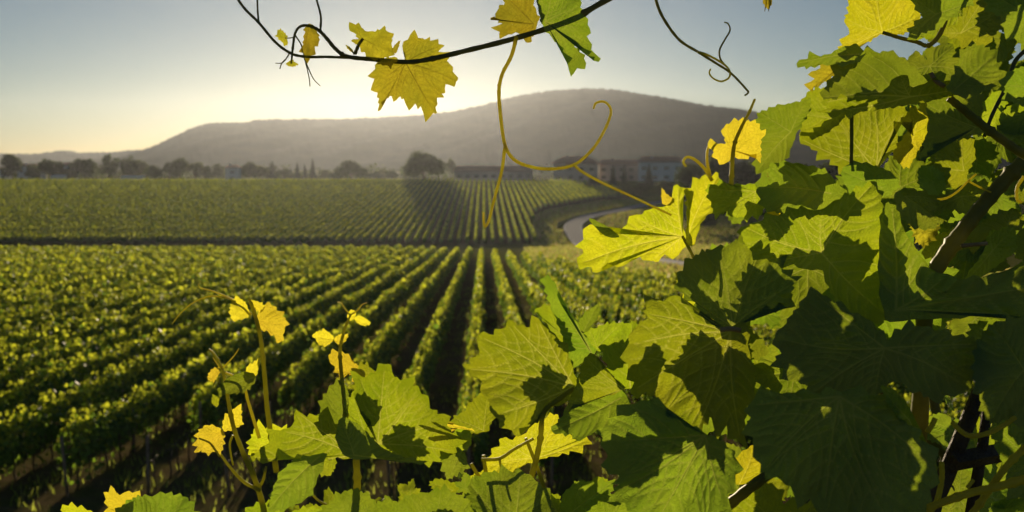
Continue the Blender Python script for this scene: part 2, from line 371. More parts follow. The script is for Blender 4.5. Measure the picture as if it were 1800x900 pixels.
# ------------------------------------------------------------------ vineyard rows
def row_mesh(name, y0, y1, seed, lod, half=.35, hgt=1.9):
    """foliage of one trellised row from y0 to y1 (x = 0), following the ground"""
    rr = np.random.default_rng(seed); C_ = []; S_ = []; T_ = []; Y_ = []
    knots = np.arange(y0 - 5, y1 + 8, .9); hk = rr.normal(0, .17, len(knots)) + .08 * np.sin(knots * .21 + seed); wk = rr.normal(0, .09, len(knots)); yk = rr.uniform(-.25, .25, len(knots))
    for a, b_, dens, sz in lod:
        a = max(a, y0); b_ = min(b_, y1)
        if b_ <= a: continue
        n = int((b_ - a) * dens); y = rr.uniform(a, b_, n)
        top = hgt + np.interp(y, knots, hk); wd = half + np.interp(y, knots, wk)
        t = rr.random(n) ** .75
        z = .72 + (top - .72) * t
        side = rr.choice([-1, 1], n); prof = wd * (1.05 - .55 * t ** 3) * (.75 + .25 * np.sin(t * 3.1))
        x = side * prof * rr.uniform(.55, 1.1, n)
        sp = rr.random(n) < .07; z = np.where(sp, top + rr.uniform(0, .34, n), z); x = np.where(sp, x * .5, x)
        hang = rr.random(n) < .03; z = np.where(hang, rr.uniform(.2, .7, n), z)
        C_.append(np.stack([x, y, z], 1)); S_.append(np.clip(rr.normal(sz, sz * .3, n), sz * .35, None)); T_.append((z - .55) / (top - .55)); Y_.append(np.interp(y, knots, yk))
    c = np.concatenate(C_); s = np.concatenate(S_); t = np.concatenate(T_)
    nrm = np.stack([np.sign(c[:, 0]) * rr.uniform(.3, 1.2, len(c)), rr.normal(-.1, .8, len(c)), rr.uniform(-.1, 1.0, len(c)) * (.4 + t)], 1) + 1e-4
    c[:, 2] += gzv(c[:, 1])
    V, sz_, idx = leafcloud(c, nrm, s, rr)
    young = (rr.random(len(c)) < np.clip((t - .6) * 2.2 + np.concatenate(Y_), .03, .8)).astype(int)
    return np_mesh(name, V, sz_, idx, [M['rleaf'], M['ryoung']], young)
NLOD = [(20, 48, 330, .135), (48, 80, 170, .18), (80, 125, 80, .26), (125, 215, 42, .36)]
SP = 2.3
ORD = ['first', 'second', 'third', 'fourth', 'fifth', 'sixth', 'seventh', 'eighth', 'ninth', 'tenth', 'eleventh', 'twelfth', 'thirteenth', 'fourteenth',
       'fifteenth', 'sixteenth', 'seventeenth', 'eighteenth', 'nineteenth', 'twentieth']
def ordinal(k):
    if k < 20: return ORD[k]
    tens = ['twenty', 'thirty', 'forty', 'fifty', 'sixty', 'seventy', 'eighty', 'ninety'][(k + 1) // 10 - 2]; u = (k + 1) % 10
    return tens + ('-' + ORD[u - 1] if u else 'th') if u else tens[:-1] + 'ieth'
def trunk_mesh():
    b = MB(); rr = random.Random(3)
    b.tube([(0, 0, -.05), (.03, .02, .2), (-.02, .05, .45), (.02, .0, .7), (0, .05, .9)], [.035, .03, .026, .024, .02], M['bark'], 7)
    b.tube([(0, .05, .88), (.02, .3, .93), (0, .6, .92)], [.018, .014, .01], M['bark'], 6)
    b.tube([(0, .05, .88), (-.02, -.25, .94), (0, -.55, .92)], [.018, .014, .01], M['bark'], 6)
    o = b.build('vine_trunk'); me = o.data; bpy.data.objects.remove(o); return me
def post_mesh(h=2.0, r=.045):
    b = MB(); b.tube([(0, 0, -.1), (0, 0, h * .5), (.01, 0, h - .03), (.01, 0, h)], [r, r * .98, r * .95, r * .6], M['post'], 9)
    o = b.build('post'); me = o.data; bpy.data.objects.remove(o); return me
TM = trunk_mesh(); PM = post_mesh(1.75)
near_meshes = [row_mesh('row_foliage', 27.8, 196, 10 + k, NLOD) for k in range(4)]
rn = random.Random(11)
GN = 'vine rows of the near vineyard running towards the hill'
FST = {0: 31.0, 1: 34.5, 2: 36.5, 3: 33.0}
def vine_row(x, me, y0, label, trunks, flip=False):
    root = empty('vine_row', (x - .0286 * y0, y0, gz(y0))); root.rotation_euler = (0, 0, math.atan(.0286)); tag(root, label, 'vine row', GN)
    f = link('foliage', me, root, (0, -y0, -gz(y0)))
    if flip: f.scale = (-1, 1, 1)
    if trunks:
        for k in range(15):
            y = y0 + .6 + k * 1.15 + rn.uniform(-.12, .12)
            o = link('vine_trunk', TM, root, (rn.uniform(-.05, .05), y - y0, gz(y) - gz(y0))); o.rotation_euler = (rn.uniform(-.08, .08), rn.uniform(-.08, .08), rn.choice((0, math.pi)) + rn.uniform(-.2, .2)); s = rn.uniform(.8, 1.15); o.scale = (s, s, 1)
        for k in range(4):
            y = y0 - .15 + k * 5.4
            o = link('post', PM, root, (.02, y - y0, gz(y) - gz(y0))); o.rotation_euler = (R(-4) if k == 0 else rn.uniform(-.02, .02), rn.uniform(-.02, .02), rn.uniform(0, 3))
    return root
X0 = -1.15      # the dark aisle right of this row is the reference
for k in range(46):
    x = -2.7 - k * SP
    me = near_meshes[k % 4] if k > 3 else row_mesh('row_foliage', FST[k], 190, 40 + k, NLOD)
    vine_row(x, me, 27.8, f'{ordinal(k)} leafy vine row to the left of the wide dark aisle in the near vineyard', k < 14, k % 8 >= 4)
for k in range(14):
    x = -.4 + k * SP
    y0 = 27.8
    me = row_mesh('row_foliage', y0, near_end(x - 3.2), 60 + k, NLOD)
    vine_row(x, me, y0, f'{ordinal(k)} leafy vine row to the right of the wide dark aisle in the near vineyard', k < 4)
# far vineyard
FLOD = [(250, 275, 46, .32), (275, 340, 30, .38), (340, 530, 22, .45)]
far_meshes = [row_mesh('far_row_foliage', 264, 516, 90 + k, FLOD) for k in range(4)]
for k in range(148):
    u = 60 - k * SP; x = u - 7.6
    y0 = far_start(u - .0286 * 330)
    if x > 4.5 or k % 142 == 0: me = row_mesh('far_row_foliage', y0, 516 - max(0, x - 25) * .6, 200 + k, FLOD)
    else: me = far_meshes[k % 4]
    root = empty('vine_row', (u - .0286 * y0, y0, gz(y0))); root.rotation_euler = (0, 0, math.atan(.0286))
    tag(root, 'distant vine row of the far vineyard climbing to the tree line', 'vine row', 'vine rows of the far vineyard beyond the dip')
    o = link('foliage', me, root, (0, -y0, -gz(y0)))
    if k % 8 >= 4: o.scale = (-1, 1, 1)

# ------------------------------------------------------------------ trees beyond the far field
def tree_meshes(seed, w_, h_, kind):
    """tapered trunk with limbs; crown of leaf clumps through its volume; returns (trunk mesh, crown mesh)"""
    rr = np.random.default_rng(seed); rn = random.Random(seed)
    b = MB(); th = h_ * (.9 if kind == 'conifer' else .55); r0 = h_ * .022
    b.tube([(0, 0, -.3), (.1, .05, th * .3), (-.05, .1, th * .65), (.05, 0, th)], [r0 * 1.3, r0, r0 * .75, r0 * .2], M['bark'], 8)
    blobs = []
    if kind == 'conifer':
        for k in range(16):
            t = k / 15; blobs.append((0, 0, h_ * (.10 + .88 * t), w_ * .5 * (1 - t) ** .8 + .12, h_ * .06))
    else:
        nb = 13
        for k in range(nb):
            a = k * 2.4 + rn.random(); t = rn.random()
            rad = w_ * .30 * (.4 + .8 * math.sqrt(rn.random())); zz = h_ * (.30 + .50 * t)
            if t > .75: rad *= .5
            x, y = math.cos(a) * rad, math.sin(a) * rad; br = w_ * rn.uniform(.17, .27)
            blobs.append((x, y, zz, br, br * h_ / w_ * rn.uniform(.8, 1.2)))
            if k < 7: b.tube([(0, 0, th * rn.uniform(.25, .7)), (x * .5, y * .5, zz * .8), (x, y, zz)], [r0 * .45, r0 * .3, r0 * .08], M['bark'], 6)
    cs = []; sz = []
    base = .62 if kind != 'conifer' else .42
    for (x, y, z, br, bz) in blobs:
        n = int(60 + 26 * br * br) if kind != 'conifer' else int(50 + 70 * br)
        d = rr.normal(size=(n, 3)); d /= np.linalg.norm(d, axis=1, keepdims=True)
        q = rr.random(n) ** .45
        cs.append(np.array([x, y, z]) + d * np.array([br, br, bz]) * (q * rr.uniform(.8, 1.15, n))[:, None]); sz.append(rr.normal(base, .15, n).clip(.25, None))
    c = np.concatenate(cs); s = np.concatenate(sz)
    c[:, 2] = np.maximum(c[:, 2], h_ * .04)
    nr = rr.normal(size=(len(c), 3)) + np.array([0, 0, .4])
    V, a, i = leafcloud(c, nr, s, rr)
    mat = M['conif'] if kind == 'conifer' else (M['tleaf2'] if kind == 'pale' else M['tleaf'])
    cm = np_mesh('crown', V, a, i, [mat])
    o = b.build('trunk'); tm = o.data; bpy.data.objects.remove(o)
    return tm, cm
VAR = {}
for kind, w_, h_ in (('round', 12, 10), ('tall', 9, 12), ('pale', 11, 9), ('bush', 10, 5), ('conifer', 4.5, 12)):
    VAR[kind] = [tree_meshes(hash_ * 7 + len(kind), w_, h_, kind) + (w_, h_) for hash_ in (1, 2, 3)]
tn = random.Random(8)
def tree(px, wpx, hpx, D, kind, label, group=None, zoff=0.0, k=None):
    v = VAR[kind][(tn.randrange(3)) if k is None else k]; x = (px - 900) / F * D
    root = empty('tree' if kind not in ('bush', 'conifer') else {'bush': 'bush', 'conifer': 'conifer_tree'}[kind], (x, D, gz(D) + zoff))
    tag(root, label, {'bush': 'bush', 'conifer': 'conifer'}.get(kind, 'tree'), group)
    t = link('trunk', v[0], root); c = link('crown', v[1], root)
    sx = wpx / F * D / v[2]; sz = hpx / F * D / v[3]
    root.scale = (sx, sx, sz); root.rotation_euler = (0, 0, tn.uniform(0, 6))
    return root
# the two trees standing free at the top of the far field
tm_ = tree_meshes(83, 24, 16.5, 'round'); D = 538; r_ = empty('tree', ((745 - 900) / F * D, D, gz(D))); tag(r_, 'big dark round tree casting a shadow down the far vineyard', 'tree')
link('trunk', tm_[0], r_); link('crown', tm_[1], r_)
tm_ = tree_meshes(78, 21, 13.6, 'round'); D = 640; r_ = empty('tree', ((618 - 900) / F * D, D, gz(D))); tag(r_, 'wide low dark tree standing free left of the biggest tree', 'tree')
link('trunk', tm_[0], r_); link('crown', tm_[1], r_)
GT = 'trees behind the top of the far vineyard'
line = [(-15, 34, 48, 'round'), (24, 46, 52, 'round'), (92, 44, 44, 'round'), (60, 30, 30, 'pale'), (152, 56, 42, 'round'), (194, 36, 50, 'tall'), (120, 40, 26, 'bush'),
        (228, 34, 50, 'tall'), (248, 34, 40, 'pale'), (275, 34, 38, 'round'), (300, 30, 42, 'tall'), (318, 34, 46, 'round'), (345, 34, 38, 'pale'), (362, 28, 34, 'round'),
        (384, 26, 40, 'tall'), (440, 34, 36, 'round'), (462, 30, 30, 'pale'), (480, 20, 38, 'conifer'), (500, 30, 22, 'bush'), (524, 10, 32, 'conifer'), (537, 9, 34, 'conifer'),
        (551, 14, 42, 'conifer'), (512, 12, 26, 'conifer'), (572, 22, 20, 'pale'), (588, 26, 16, 'bush'), (658, 30, 18, 'bush'), (672, 22, 24, 'pale'), (690, 24, 24, 'round'),
        (794, 20, 40, 'pale'), (815, 30, 20, 'bush')]
line.sort()
ADJ = {'round': 'rounded dark green crown', 'tall': 'taller upright crown', 'pale': 'pale loose green crown', 'bush': 'low bushy crown', 'conifer': 'narrow pointed conifer'}
for i, (px, wp, hp, kd) in enumerate(line):
    tree(px, wp, hp * tn.uniform(.74, 1.0), 705 + (i % 3) * 16, kd, f'{ordinal(i)} of the treeline behind the far vineyard counting from the left, {ADJ[kd]}', GT)
rl = [(1045, 26, 22, 'bush', 470), (1077, 16, 40, 'conifer', 470), (1097, 14, 38, 'conifer', 480), (1140, 20, 42, 'conifer', 470), (1128, 34, 16, 'bush', 450), (1172, 40, 26, 'bush', 430),
      (1215, 56, 56, 'round', 440), (1262, 60, 80, 'round', 420), (1305, 60, 74, 'tall', 400), (1350, 70, 80, 'round', 400), (1230, 46, 56, 'pale', 360), (1196, 40, 30, 'bush', 400), (1290, 60, 70, 'round', 330),
      (1400, 70, 80, 'round', 380), (1460, 70, 80, 'tall', 390), (1240, 50, 40, 'bush', 300), (1105, 50, 24, 'bush', 420)]
rl.sort()
for i, (px, wp, hp, kd, D) in enumerate(rl):
    tree(px, wp, hp, D, kd, f'{ordinal(i)} of the trees around the hamlet counting from the left, {ADJ[kd]}', 'trees around the hamlet on the right')
# far-off wood
rr = np.random.default_rng(2); n = 5200
x = rr.uniform(-700, 520, n); y = rr.uniform(800, 1100, n)
hh = 8 + 3 * np.sin(x * .045) + 2 * np.sin(x * .13 + y * .02)
c = np.stack([x, y, -4 + rr.random(n) ** .6 * hh], 1)
Vv, a, i = leafcloud(c, rr.normal(size=(n, 3)) + np.array([0, -.2, .5]), rr.uniform(1.8, 3.4, n), rr)
wd = link('far_wood', np_mesh('far_wood', Vv, a, i, [M['tleaf']]))
tag(wd, 'hazy far-off wood at the foot of the hill', 'wood', kind='stuff')

# ------------------------------------------------------------------ houses
def house(px, D, W, dp, H, RH, wall, label, nwin=3, storeys=2, rz=0.0, hip=.25, over=.7, chim=1, base=0.0):
    x = (px - 900) / F * D; z0 = gz(D) + base
    root = empty('house', (x, D, z0)); root.rotation_euler = (0, 0, rz); tag(root, label, 'house')
    b = MB(); b.box((0, 0, H / 2 - .5), (W, dp, H + 1), wall); b.build('wall', root, smooth=False)
    b = MB(); w2, d2, i = W / 2 + over, dp / 2 + over, W * hip
    for zz, s in ((H + .02, 0),):
        vs = [(-w2, -d2, zz), (w2, -d2, zz), (w2, d2, zz), (-w2, d2, zz), (-w2 + i, 0, zz + RH), (w2 - i, 0, zz + RH),
              (-w2, -d2, zz + .25), (w2, -d2, zz + .25), (w2, d2, zz + .25), (-w2, d2, zz + .25)]
        vs[4] = (-w2 + i, 0, zz + RH); vs[5] = (w2 - i, 0, zz + RH)
        b.add(vs, [(3, 2, 1, 0), (0, 1, 7, 6), (1, 2, 8, 7), (2, 3, 9, 8), (3, 0, 6, 9), (6, 7, 5, 4), (7, 8, 5), (8, 9, 4, 5), (9, 6, 4)], M['tile'])
    rf = b.build('roof', root, smooth=False)
    for k in range(chim):
        b = MB(); b.box((W * (-.2 + .4 * k), -dp * .12, H + RH * .8), (.9, .9, 1.8), wall); b.box((W * (-.2 + .4 * k), -dp * .12, H + RH * .8 + 1.0), (1.15, 1.15, .18), M['tile']); b.build('chimney', rf, smooth=False)
    for s in range(storeys):
        for k in range(nwin):
            wx = -W / 2 + W * (k + .5) / nwin; wz = .9 + s * (H / storeys) + .6
            fr = MB(); fr.box((wx, -dp / 2 - .03, wz), (1.3, .06, 1.6), M['glass']); f = fr.build('window', root, smooth=False)
            for sg in (-1, 1):
                sb = MB(); sb.box((wx + sg * 1.0, -dp / 2 - .05, wz), (.6, .08, 1.6), M['shut']); sb.build('shutter', f, smooth=False)
    return root
house(868, 572, 44, 11, 4.2, 3.0, M['wallp'], 'long low farm building with a reddish roof right of the biggest tree', 9, 1, 0, .03, chim=0, base=1.2)
house(1012, 560, 24, 14, 9.0, 4.2, M['wallp'], 'tall farmhouse with broad hipped brown roof behind the curled tendril', 4, 2, -.1, .3, 1.6, base=.4)
house(1092, 575, 26, 12, 8.5, 3.0, M['wallp'], 'long two-storey house with rose roof between the farmhouse and the dark conifers', 5, 2, -.08, .08, base=.6)
house(1160, 545, 24, 13, 9.6, 3.0, M['wallw'], 'pale house with reddish roof at the right end of the hamlet', 4, 2, -.12, .12, base=.6)
house(1182, 600, 22, 13, 8.6, 3.0, M['wallp'], 'low house behind the right end of the hamlet', 4, 2, -.2, .12)
house(412, 690, 9, 9, 8.6, 2.2, M['wallw'], 'small white tower-like house with red roof in the treeline', 1, 2, .1, .3)
house(59, 770, 18, 10, 10.5, 2.0, M['wallw'], 'white house between the first two round trees at the far left', 3, 2, .1, .2)
house(118, 780, 16, 10, 11, 2.6, M['wallw'], 'white house half hidden behind the second round tree at the far left', 3, 2, -.15, .2)
house(5, 780, 14, 9, 8, 2.0, M['wallw'], 'white house at the very left edge behind trees', 2, 2, .0, .2)
# low sheds at the left of the field top
def shed(px, D, W, H, label):
    root = empty('shed', ((px - 900) / F * D, D, gz(D))); tag(root, label, 'shed')
    b = MB(); b.box((0, 0, H / 2), (W, 4, H), M['wallw']); b.build('wall', root, smooth=False)
    b = MB(); b.add([(-W / 2 - .3, -2.4, H), (W / 2 + .3, -2.4, H), (W / 2 + .3, 2.4, H + .8), (-W / 2 - .3, 2.4, H + .8), (-W / 2 - .3, -2.4, H + .12), (W / 2 + .3, -2.4, H + .12), (W / 2 + .3, 2.4, H + .92), (-W / 2 - .3, 2.4, H + .92)],
                    [(3, 2, 1, 0), (4, 5, 6, 7), (0, 1, 5, 4), (1, 2, 6, 5), (2, 3, 7, 6), (3, 0, 4, 7)], M['wallw']); b.build('roof', root, smooth=False)
shed(106, 556, 7, 2.2, 'low white shed in front of the second round tree at the far left')
shed(236, 556, 12, 1.8, 'long low white shed at the foot of the treeline')

# =================================================================== FOREGROUND VINE
def catmull(pts, n=8):
    pts = [np.array(p, float) for p in pts]; out = []
    for i in range(len(pts) - 1):
        p0 = pts[i - 1] if i else 2 * pts[0] - pts[1]; p1 = pts[i]; p2 = pts[i + 1]; p3 = pts[i + 2] if i + 2 < len(pts) else 2 * pts[-1] - pts[-2]
        for k in range(n):
            t = k / n; out.append(.5 * ((2 * p1) + (p2 - p0) * t + (2 * p0 - 5 * p1 + 4 * p2 - p3) * t * t + (-p0 + 3 * p1 - 3 * p2 + p3) * t ** 3))
    out.append(pts[-1]); return out
fg = random.Random(21)
def stalk(name, parent, path, D, r0, r1, mat, nodes=0, n=8, droplets=0):
    """tube through image points; path items (px, py) or (px, py, D); radii in pixels"""
    q = [(p[0], p[1], p[2] if len(p) > 2 else D) for p in path]
    c = catmull(q, n); Np = len(c); pts = []; rad = []
    for i, p in enumerate(c):
        pts.append(P(p[0], p[1], p[2])); t = i / (Np - 1)
        r = r0 + (r1 - r0) * t
        r *= 1 + .06 * math.sin(i * 1.7 + r0)
        if nodes and (i % max(2, Np // nodes)) == Np // nodes // 2: r *= 1.35
        rad.append(r / F * p[2])
    b = MB(); b.tube(pts, rad, mat, 8)
    for k in range(droplets):
        i = fg.randrange(1, Np - 1); a = fg.uniform(0, 6.28); rr_ = rad[i] * fg.uniform(.25, .45)
        cc = pts[i] + RT * math.cos(a) * rad[i] + UP * math.sin(a) * rad[i]
        b.tube([cc - UP * rr_, cc - UP * rr_ * .6, cc, cc + UP * rr_ * .6, cc + UP * rr_], [rr_ * .1, rr_ * .8, rr_, rr_ * .8, rr_ * .1], mat, 6)
    o = b.build(name, parent)
    if parent: o.data.transform(Matrix.Translation(-parent.location))
    return o

def leaf_surface(S, seed, cup, fold, wave, tilt, ax):
    rr = random.Random(seed); ph = [rr.uniform(0, 6.28) for _ in range(6)]; k2 = rr.uniform(2.2, 3.4) / S
    def z(x, y):
        r = np.hypot(x, y); th = np.arctan2(y, x); q = r / S
        cr = np.abs(x * -ax[1] + y * ax[0]); cr = np.sqrt(cr * cr + (.03 * S) ** 2) - .03 * S
        zz = tilt[0] * x + tilt[1] * y + cup * S * q * q + fold * cr
        zz = zz + wave * S * q * q * (np.sin(3 * th + ph[0]) + .6 * np.sin(5 * th + ph[1]))
        zz = zz + wave * .55 * S * (np.sin(k2 * x * 2 + ph[2]) * np.sin(k2 * y * 2 + ph[3])) * np.minimum(1, q * 3)
        zz = zz + wave * .22 * S * q * q * np.sin(11 * th + ph[4] + 4 * q) + wave * .10 * S * q ** 3 * np.sin(23 * th + ph[5])
        return zz
    return z
def ray_hit(c, d, poly):
    best = None
    for i in range(len(poly)):
        a = poly[i] - c; b = poly[(i + 1) % len(poly)] - c; e = b - a
        den = d[0] * e[1] - d[1] * e[0]
        if abs(den) < 1e-12: continue
        t = (a[0] * e[1] - a[1] * e[0]) / den; s = (a[0] * d[1] - a[1] * d[0]) / den
        if t > 1e-6 and -1e-6 <= s <= 1 + 1e-6: best = t if best is None else min(best, t)
    return best
def blade(outline, c, seed, mat, vmat, mapf, cup=.1, fold=0., wave=.05, tilt=(0, 0), tooth=1.0, nteeth=None, veins=None, axis=None, vein_w=1.0, px_per_m=2000., quilt=.045):
    """grape leaf from a coarse outline (metres, around c): toothed margin, curved blade, raised veins. mapf(x, y, z) -> world"""
    rr = random.Random(seed)
    c = np.array(c, float); pts = [np.array(p, float) - c for p in outline]
    S = max(np.linalg.norm(p) for p in pts)
    n = len(pts); rad = [np.linalg.norm(p) for p in pts]
    if veins is None:
        tips = [i for i in range(n) if rad[i] > rad[i - 1] and rad[i] >= rad[(i + 1) % n] and rad[i] > .42 * S]
        # not two veins too close
        tips.sort(key=lambda i: -rad[i]); keep = []
        for i in tips:
            if all(math.acos(max(-1, min(1, float(pts[i] @ pts[j]) / rad[i] / rad[j]))) > R(19) for j in keep): keep.append(i)
        veins = [pts[i] for i in keep[:6]]
    else: veins = [np.array(v, float) - c for v in veins]
    m = max(veins, key=lambda v: np.linalg.norm(v)) if axis is None else np.array(axis, float)
    ax = m / np.linalg.norm(m)
    zf = leaf_surface(S, seed, cup, fold, wave * 1.7, tilt, ax)
    # smooth closed curve through the coarse points
    sm = []
    for i in range(n):
        p0, p1, p2, p3 = pts[i - 1], pts[i], pts[(i + 1) % n], pts[(i + 2) % n]
        L = np.linalg.norm(p2 - p1); k = max(2, int(L / S * 16))
        for j in range(k):
            t = j / k; cm = .5 * ((2 * p1) + (p2 - p0) * t + (2 * p0 - 5 * p1 + 4 * p2 - p3) * t * t + (-p0 + 3 * p1 - 3 * p2 + p3) * t ** 3)
            sm.append(.5 * cm + .5 * (p1 * (1 - t) + p2 * t))
    # resample by arc length
    cum = [0]
    for i in range(len(sm)): cum.append(cum[-1] + np.linalg.norm(sm[(i + 1) % len(sm)] - sm[i]))
    Lt = cum[-1]; smc = sm + [sm[0]]
    nt_ = nteeth or int(max(12, min(60, Lt / S * (3.2 + min(4.2, S * px_per_m / 38)))))
    def at_s(s):
        s %= Lt; i = int(np.searchsorted(cum, s, side='right') - 1); i = min(i, len(sm) - 1)
        u = (s - cum[i]) / max(1e-9, cum[i + 1] - cum[i]); return smc[i] * (1 - u) + smc[i + 1] * u
    edge = []; base = []
    s = 0.0; steps = [rr.uniform(.55, 1.55) for _ in range(nt_)]; f = Lt / sum(steps)
    for st in steps:
        per = st * f
        p_up = at_s(s + per * .5); rnorm = np.linalg.norm(p_up) / S
        # teeth lean away from the leaf base
        a0 = at_s(s); a1 = at_s(s + per); tan = a1 - a0; tl = np.linalg.norm(tan) + 1e-9; tan /= tl
        nor = np.array([tan[1], -tan[0]]);
        if nor @ p_up < 0: nor = -nor
        out_dir = 1 if (np.linalg.norm(a1) > np.linalg.norm(a0)) else -1
        amp = tooth * per * rr.choice((.15, .25, .35, .45, .66)) * rr.uniform(.8, 1.15) * (.35 + .65 * min(1, rnorm * 1.3))
        for fr, hgt in ((0, 0), (.28 if out_dir > 0 else .18, .38 if out_dir > 0 else .55), (.62 if out_dir > 0 else .38, 1.0), (.84 if out_dir > 0 else .72, .5 if out_dir > 0 else .38)):
            q = at_s(s + per * fr); base.append(q); edge.append(q + nor * amp * hgt + tan * out_dir * amp * .25 * hgt)
        s += per
    base = np.array(base); edge = np.array(edge)
    # veins as polylines: main ones to the lobe tips, side ones branching off
    segs = []
    def vein(p0, p1, w0, w1, bow, n=5):
        d = p1 - p0; nn = np.array([-d[1], d[0]]); t = np.linspace(0, 1, n + 1)[:, None]
        pp = p0 + d * t + nn * bow * np.sin(np.pi * t); ww = (w0 + (w1 - w0) * t[:, 0]) * S
        for i in range(n): segs.append((pp[i][0], pp[i][1], pp[i + 1][0], pp[i + 1][1], ww[i], ww[i + 1]))
        return pp
    VW = .0085 * vein_w
    for v in veins:
        Lv = np.linalg.norm(v); hit = ray_hit(np.zeros(2), v / Lv, base)
        if hit is None or hit < .25 * S: hit = Lv
        e = v / Lv * min(Lv, hit) * .96; bow = rr.uniform(-.05, .05)
        cl = vein(np.zeros(2), e, VW * (.75 + .4 * Lv / S), VW * .3, bow, 8)
        for kk, t in enumerate((.15, .31, .46, .61, .76)):
            i0 = t * 8; i_ = int(i0); p0 = cl[i_] * (1 - (i0 - i_)) + cl[min(8, i_ + 1)] * (i0 - i_)
            for sg in (-1, 1):
                a = sg * R(rr.uniform(36, 52)); u = v / Lv
                d = np.array([u[0] * math.cos(a) - u[1] * math.sin(a), u[0] * math.sin(a) + u[1] * math.cos(a)])
                h = ray_hit(p0, d, base)
                if h is None: continue
                lim = h * .93
                for v2 in veins:
                    if v2 is v: continue
                    u2 = v2 / np.linalg.norm(v2); den = d[0] * u2[1] - d[1] * u2[0]
                    if abs(den) < 1e-6: continue
                    tt = (-p0[0] * u2[1] + p0[1] * u2[0]) / den
                    if 0 < tt < lim and (p0 + d * tt) @ u2 > 0: lim = tt * .85
                ln = min(lim, Lv * (1 - t) * .9 + .06 * S)
                if ln < .06 * S: continue
                sc_ = vein(p0, p0 + d * ln, VW * .5 * (1.1 - t * .5), VW * .2, sg * .09, 4)
                # third order
                for t3 in ():
                    if ln < .22 * S: continue
                    q0 = p0 + d * ln * t3
                    for s3 in (-1, 1):
                        a3 = s3 * R(rr.uniform(55, 75)); d3 = np.array([d[0] * math.cos(a3) - d[1] * math.sin(a3), d[0] * math.sin(a3) + d[1] * math.cos(a3)])
                        vein(q0, q0 + d3 * S * rr.uniform(.07, .11), VW * .32, VW * .2, .05, 2)
    K = len(edge); npx = S * px_per_m
    sub = int(max(1, min(4, round(2 * math.pi * npx / K / 3.2))))
    nr = int(max(6, min(46, npx / 3.6)))
    def dens(a):
        b_ = np.roll(a, -1, 0); return np.concatenate([(a * (1 - t) + b_ * t)[:, None, :] for t in np.arange(sub) / sub], 1).reshape(-1, 2)
    eb = dens(base); ee = dens(edge); K = len(eb)
    rings = np.linspace(0, 1, nr + 1)[1:]
    XY = [np.zeros((1, 2))]
    for r in rings:
        w_ = max(0., (r - .90) / .10) ; XY.append(eb * r * (1 - w_) + ee * w_)
    XY = np.concatenate(XY)
    z = zf(XY[:, 0], XY[:, 1])
    sg_ = np.array(segs); dmin = np.full(len(XY), 1e9); att = np.zeros(len(XY))
    for (x0, y0, x1, y1, w0, w1) in segs:
        dx, dy = x1 - x0, y1 - y0; l2 = dx * dx + dy * dy + 1e-18
        t = np.clip(((XY[:, 0] - x0) * dx + (XY[:, 1] - y0) * dy) / l2, 0, 1)
        dd = np.hypot(XY[:, 0] - x0 - t * dx, XY[:, 1] - y0 - t * dy); w_ = w0 + (w1 - w0) * t
        att = np.maximum(att, np.exp(-(dd / np.maximum(w_, .9 / px_per_m)) ** 2) * np.minimum(1, w_ / (.9 / px_per_m)))
        dmin = np.minimum(dmin, dd + (VW * S - w_) * 1.5)
    rn_ = np.minimum(1, np.linalg.norm(XY, axis=1) / S * 4)
    z = z + quilt * S * (1 - np.exp(-np.maximum(dmin, 0) / (.045 * S))) * rn_
    z[1 + (nr - 1) * K:] += np.repeat([rr.uniform(-.008, .008) * S for _ in range(K // sub)], sub)
    W = mapf(XY[:, 0] + c[0], XY[:, 1] + c[1], z)
    a = 1 + np.arange(K); b_ = 1 + (np.arange(K) + 1) % K
    idx = [np.stack([np.zeros(K, int), a, b_], 1).ravel()]; sizes = [np.full(K, 3)]
    for j in range(nr - 1):
        idx.append(np.stack([a + j * K, a + (j + 1) * K, b_ + (j + 1) * K, b_ + j * K], 1).ravel()); sizes.append(np.full(K, 4))
    return W, np.concatenate(sizes), np.concatenate(idx), att
def blade_object(name, data, mat, parent, loc):
    W, sizes, idx, att = data
    loc = np.array(loc)
    me = np_mesh(name, W - loc, sizes, idx, [mat], smooth=True)
    at_ = me.attributes.new('vein', 'FLOAT', 'POINT'); at_.data.foreach_set('value', att.astype(np.float32))
    return me

def L(parent, D, outline, c, kind='green', cup=.1, fold=0., wave=.05, tilt=(0, 0), seed=None, tooth=1.0, veins=None, st=None, label=None, name='leaf', stmat=None, axis=None, vw=1.0, stw=3.2):
    """leaf traced in image pixels at depth D; st = path of its stalk (px, py[, D]) starting at the leaf"""
    seed = seed if seed is not None else int(c[0] * 7 + c[1] * 13)
    k = D / F
    o2 = [((x - c[0]) * k, (c[1] - y) * k) for x, y in outline]
    v2 = None if veins is None else [((x - c[0]) * k, (c[1] - y) * k) for x, y in veins]
    def mapf(x, y, z):   # z towards the camera
        d = D - z; X = (c[0] + x / k - 900) / F * d; Y = (450 - c[1] + y / k) / F * d
        return np.array(CAM)[None, :] + d[:, None] * np.array(FWD) + X[:, None] * np.array(RT) + Y[:, None] * np.array(UP)
    data = blade(o2, (0, 0), seed, None, None, mapf, cup, fold, wave, tilt, tooth, None, v2, axis, vw, 1 / k)
    w0 = P(c[0], c[1], D)
    o = link(name, blade_object(name, data, M[kind], parent, w0), parent, w0 - parent.location)
    if label: o['label'] = label
    if st:
        s = stalk('leaf_stalk', None, [(c[0], c[1], D)] + list(st), D, stw * .8, stw, stmat or M['stem'])
        s.parent = o; s.location = -(P(c[0], c[1], D))
        s.location = Vector(s.location)
    return o
GEN = [(0, 1.0), (14, .82), (27, .64), (40, .78), (54, .92), (68, .74), (82, .58), (96, .66), (110, .72), (130, .58), (150, .5), (166, .40), (176, .13)]
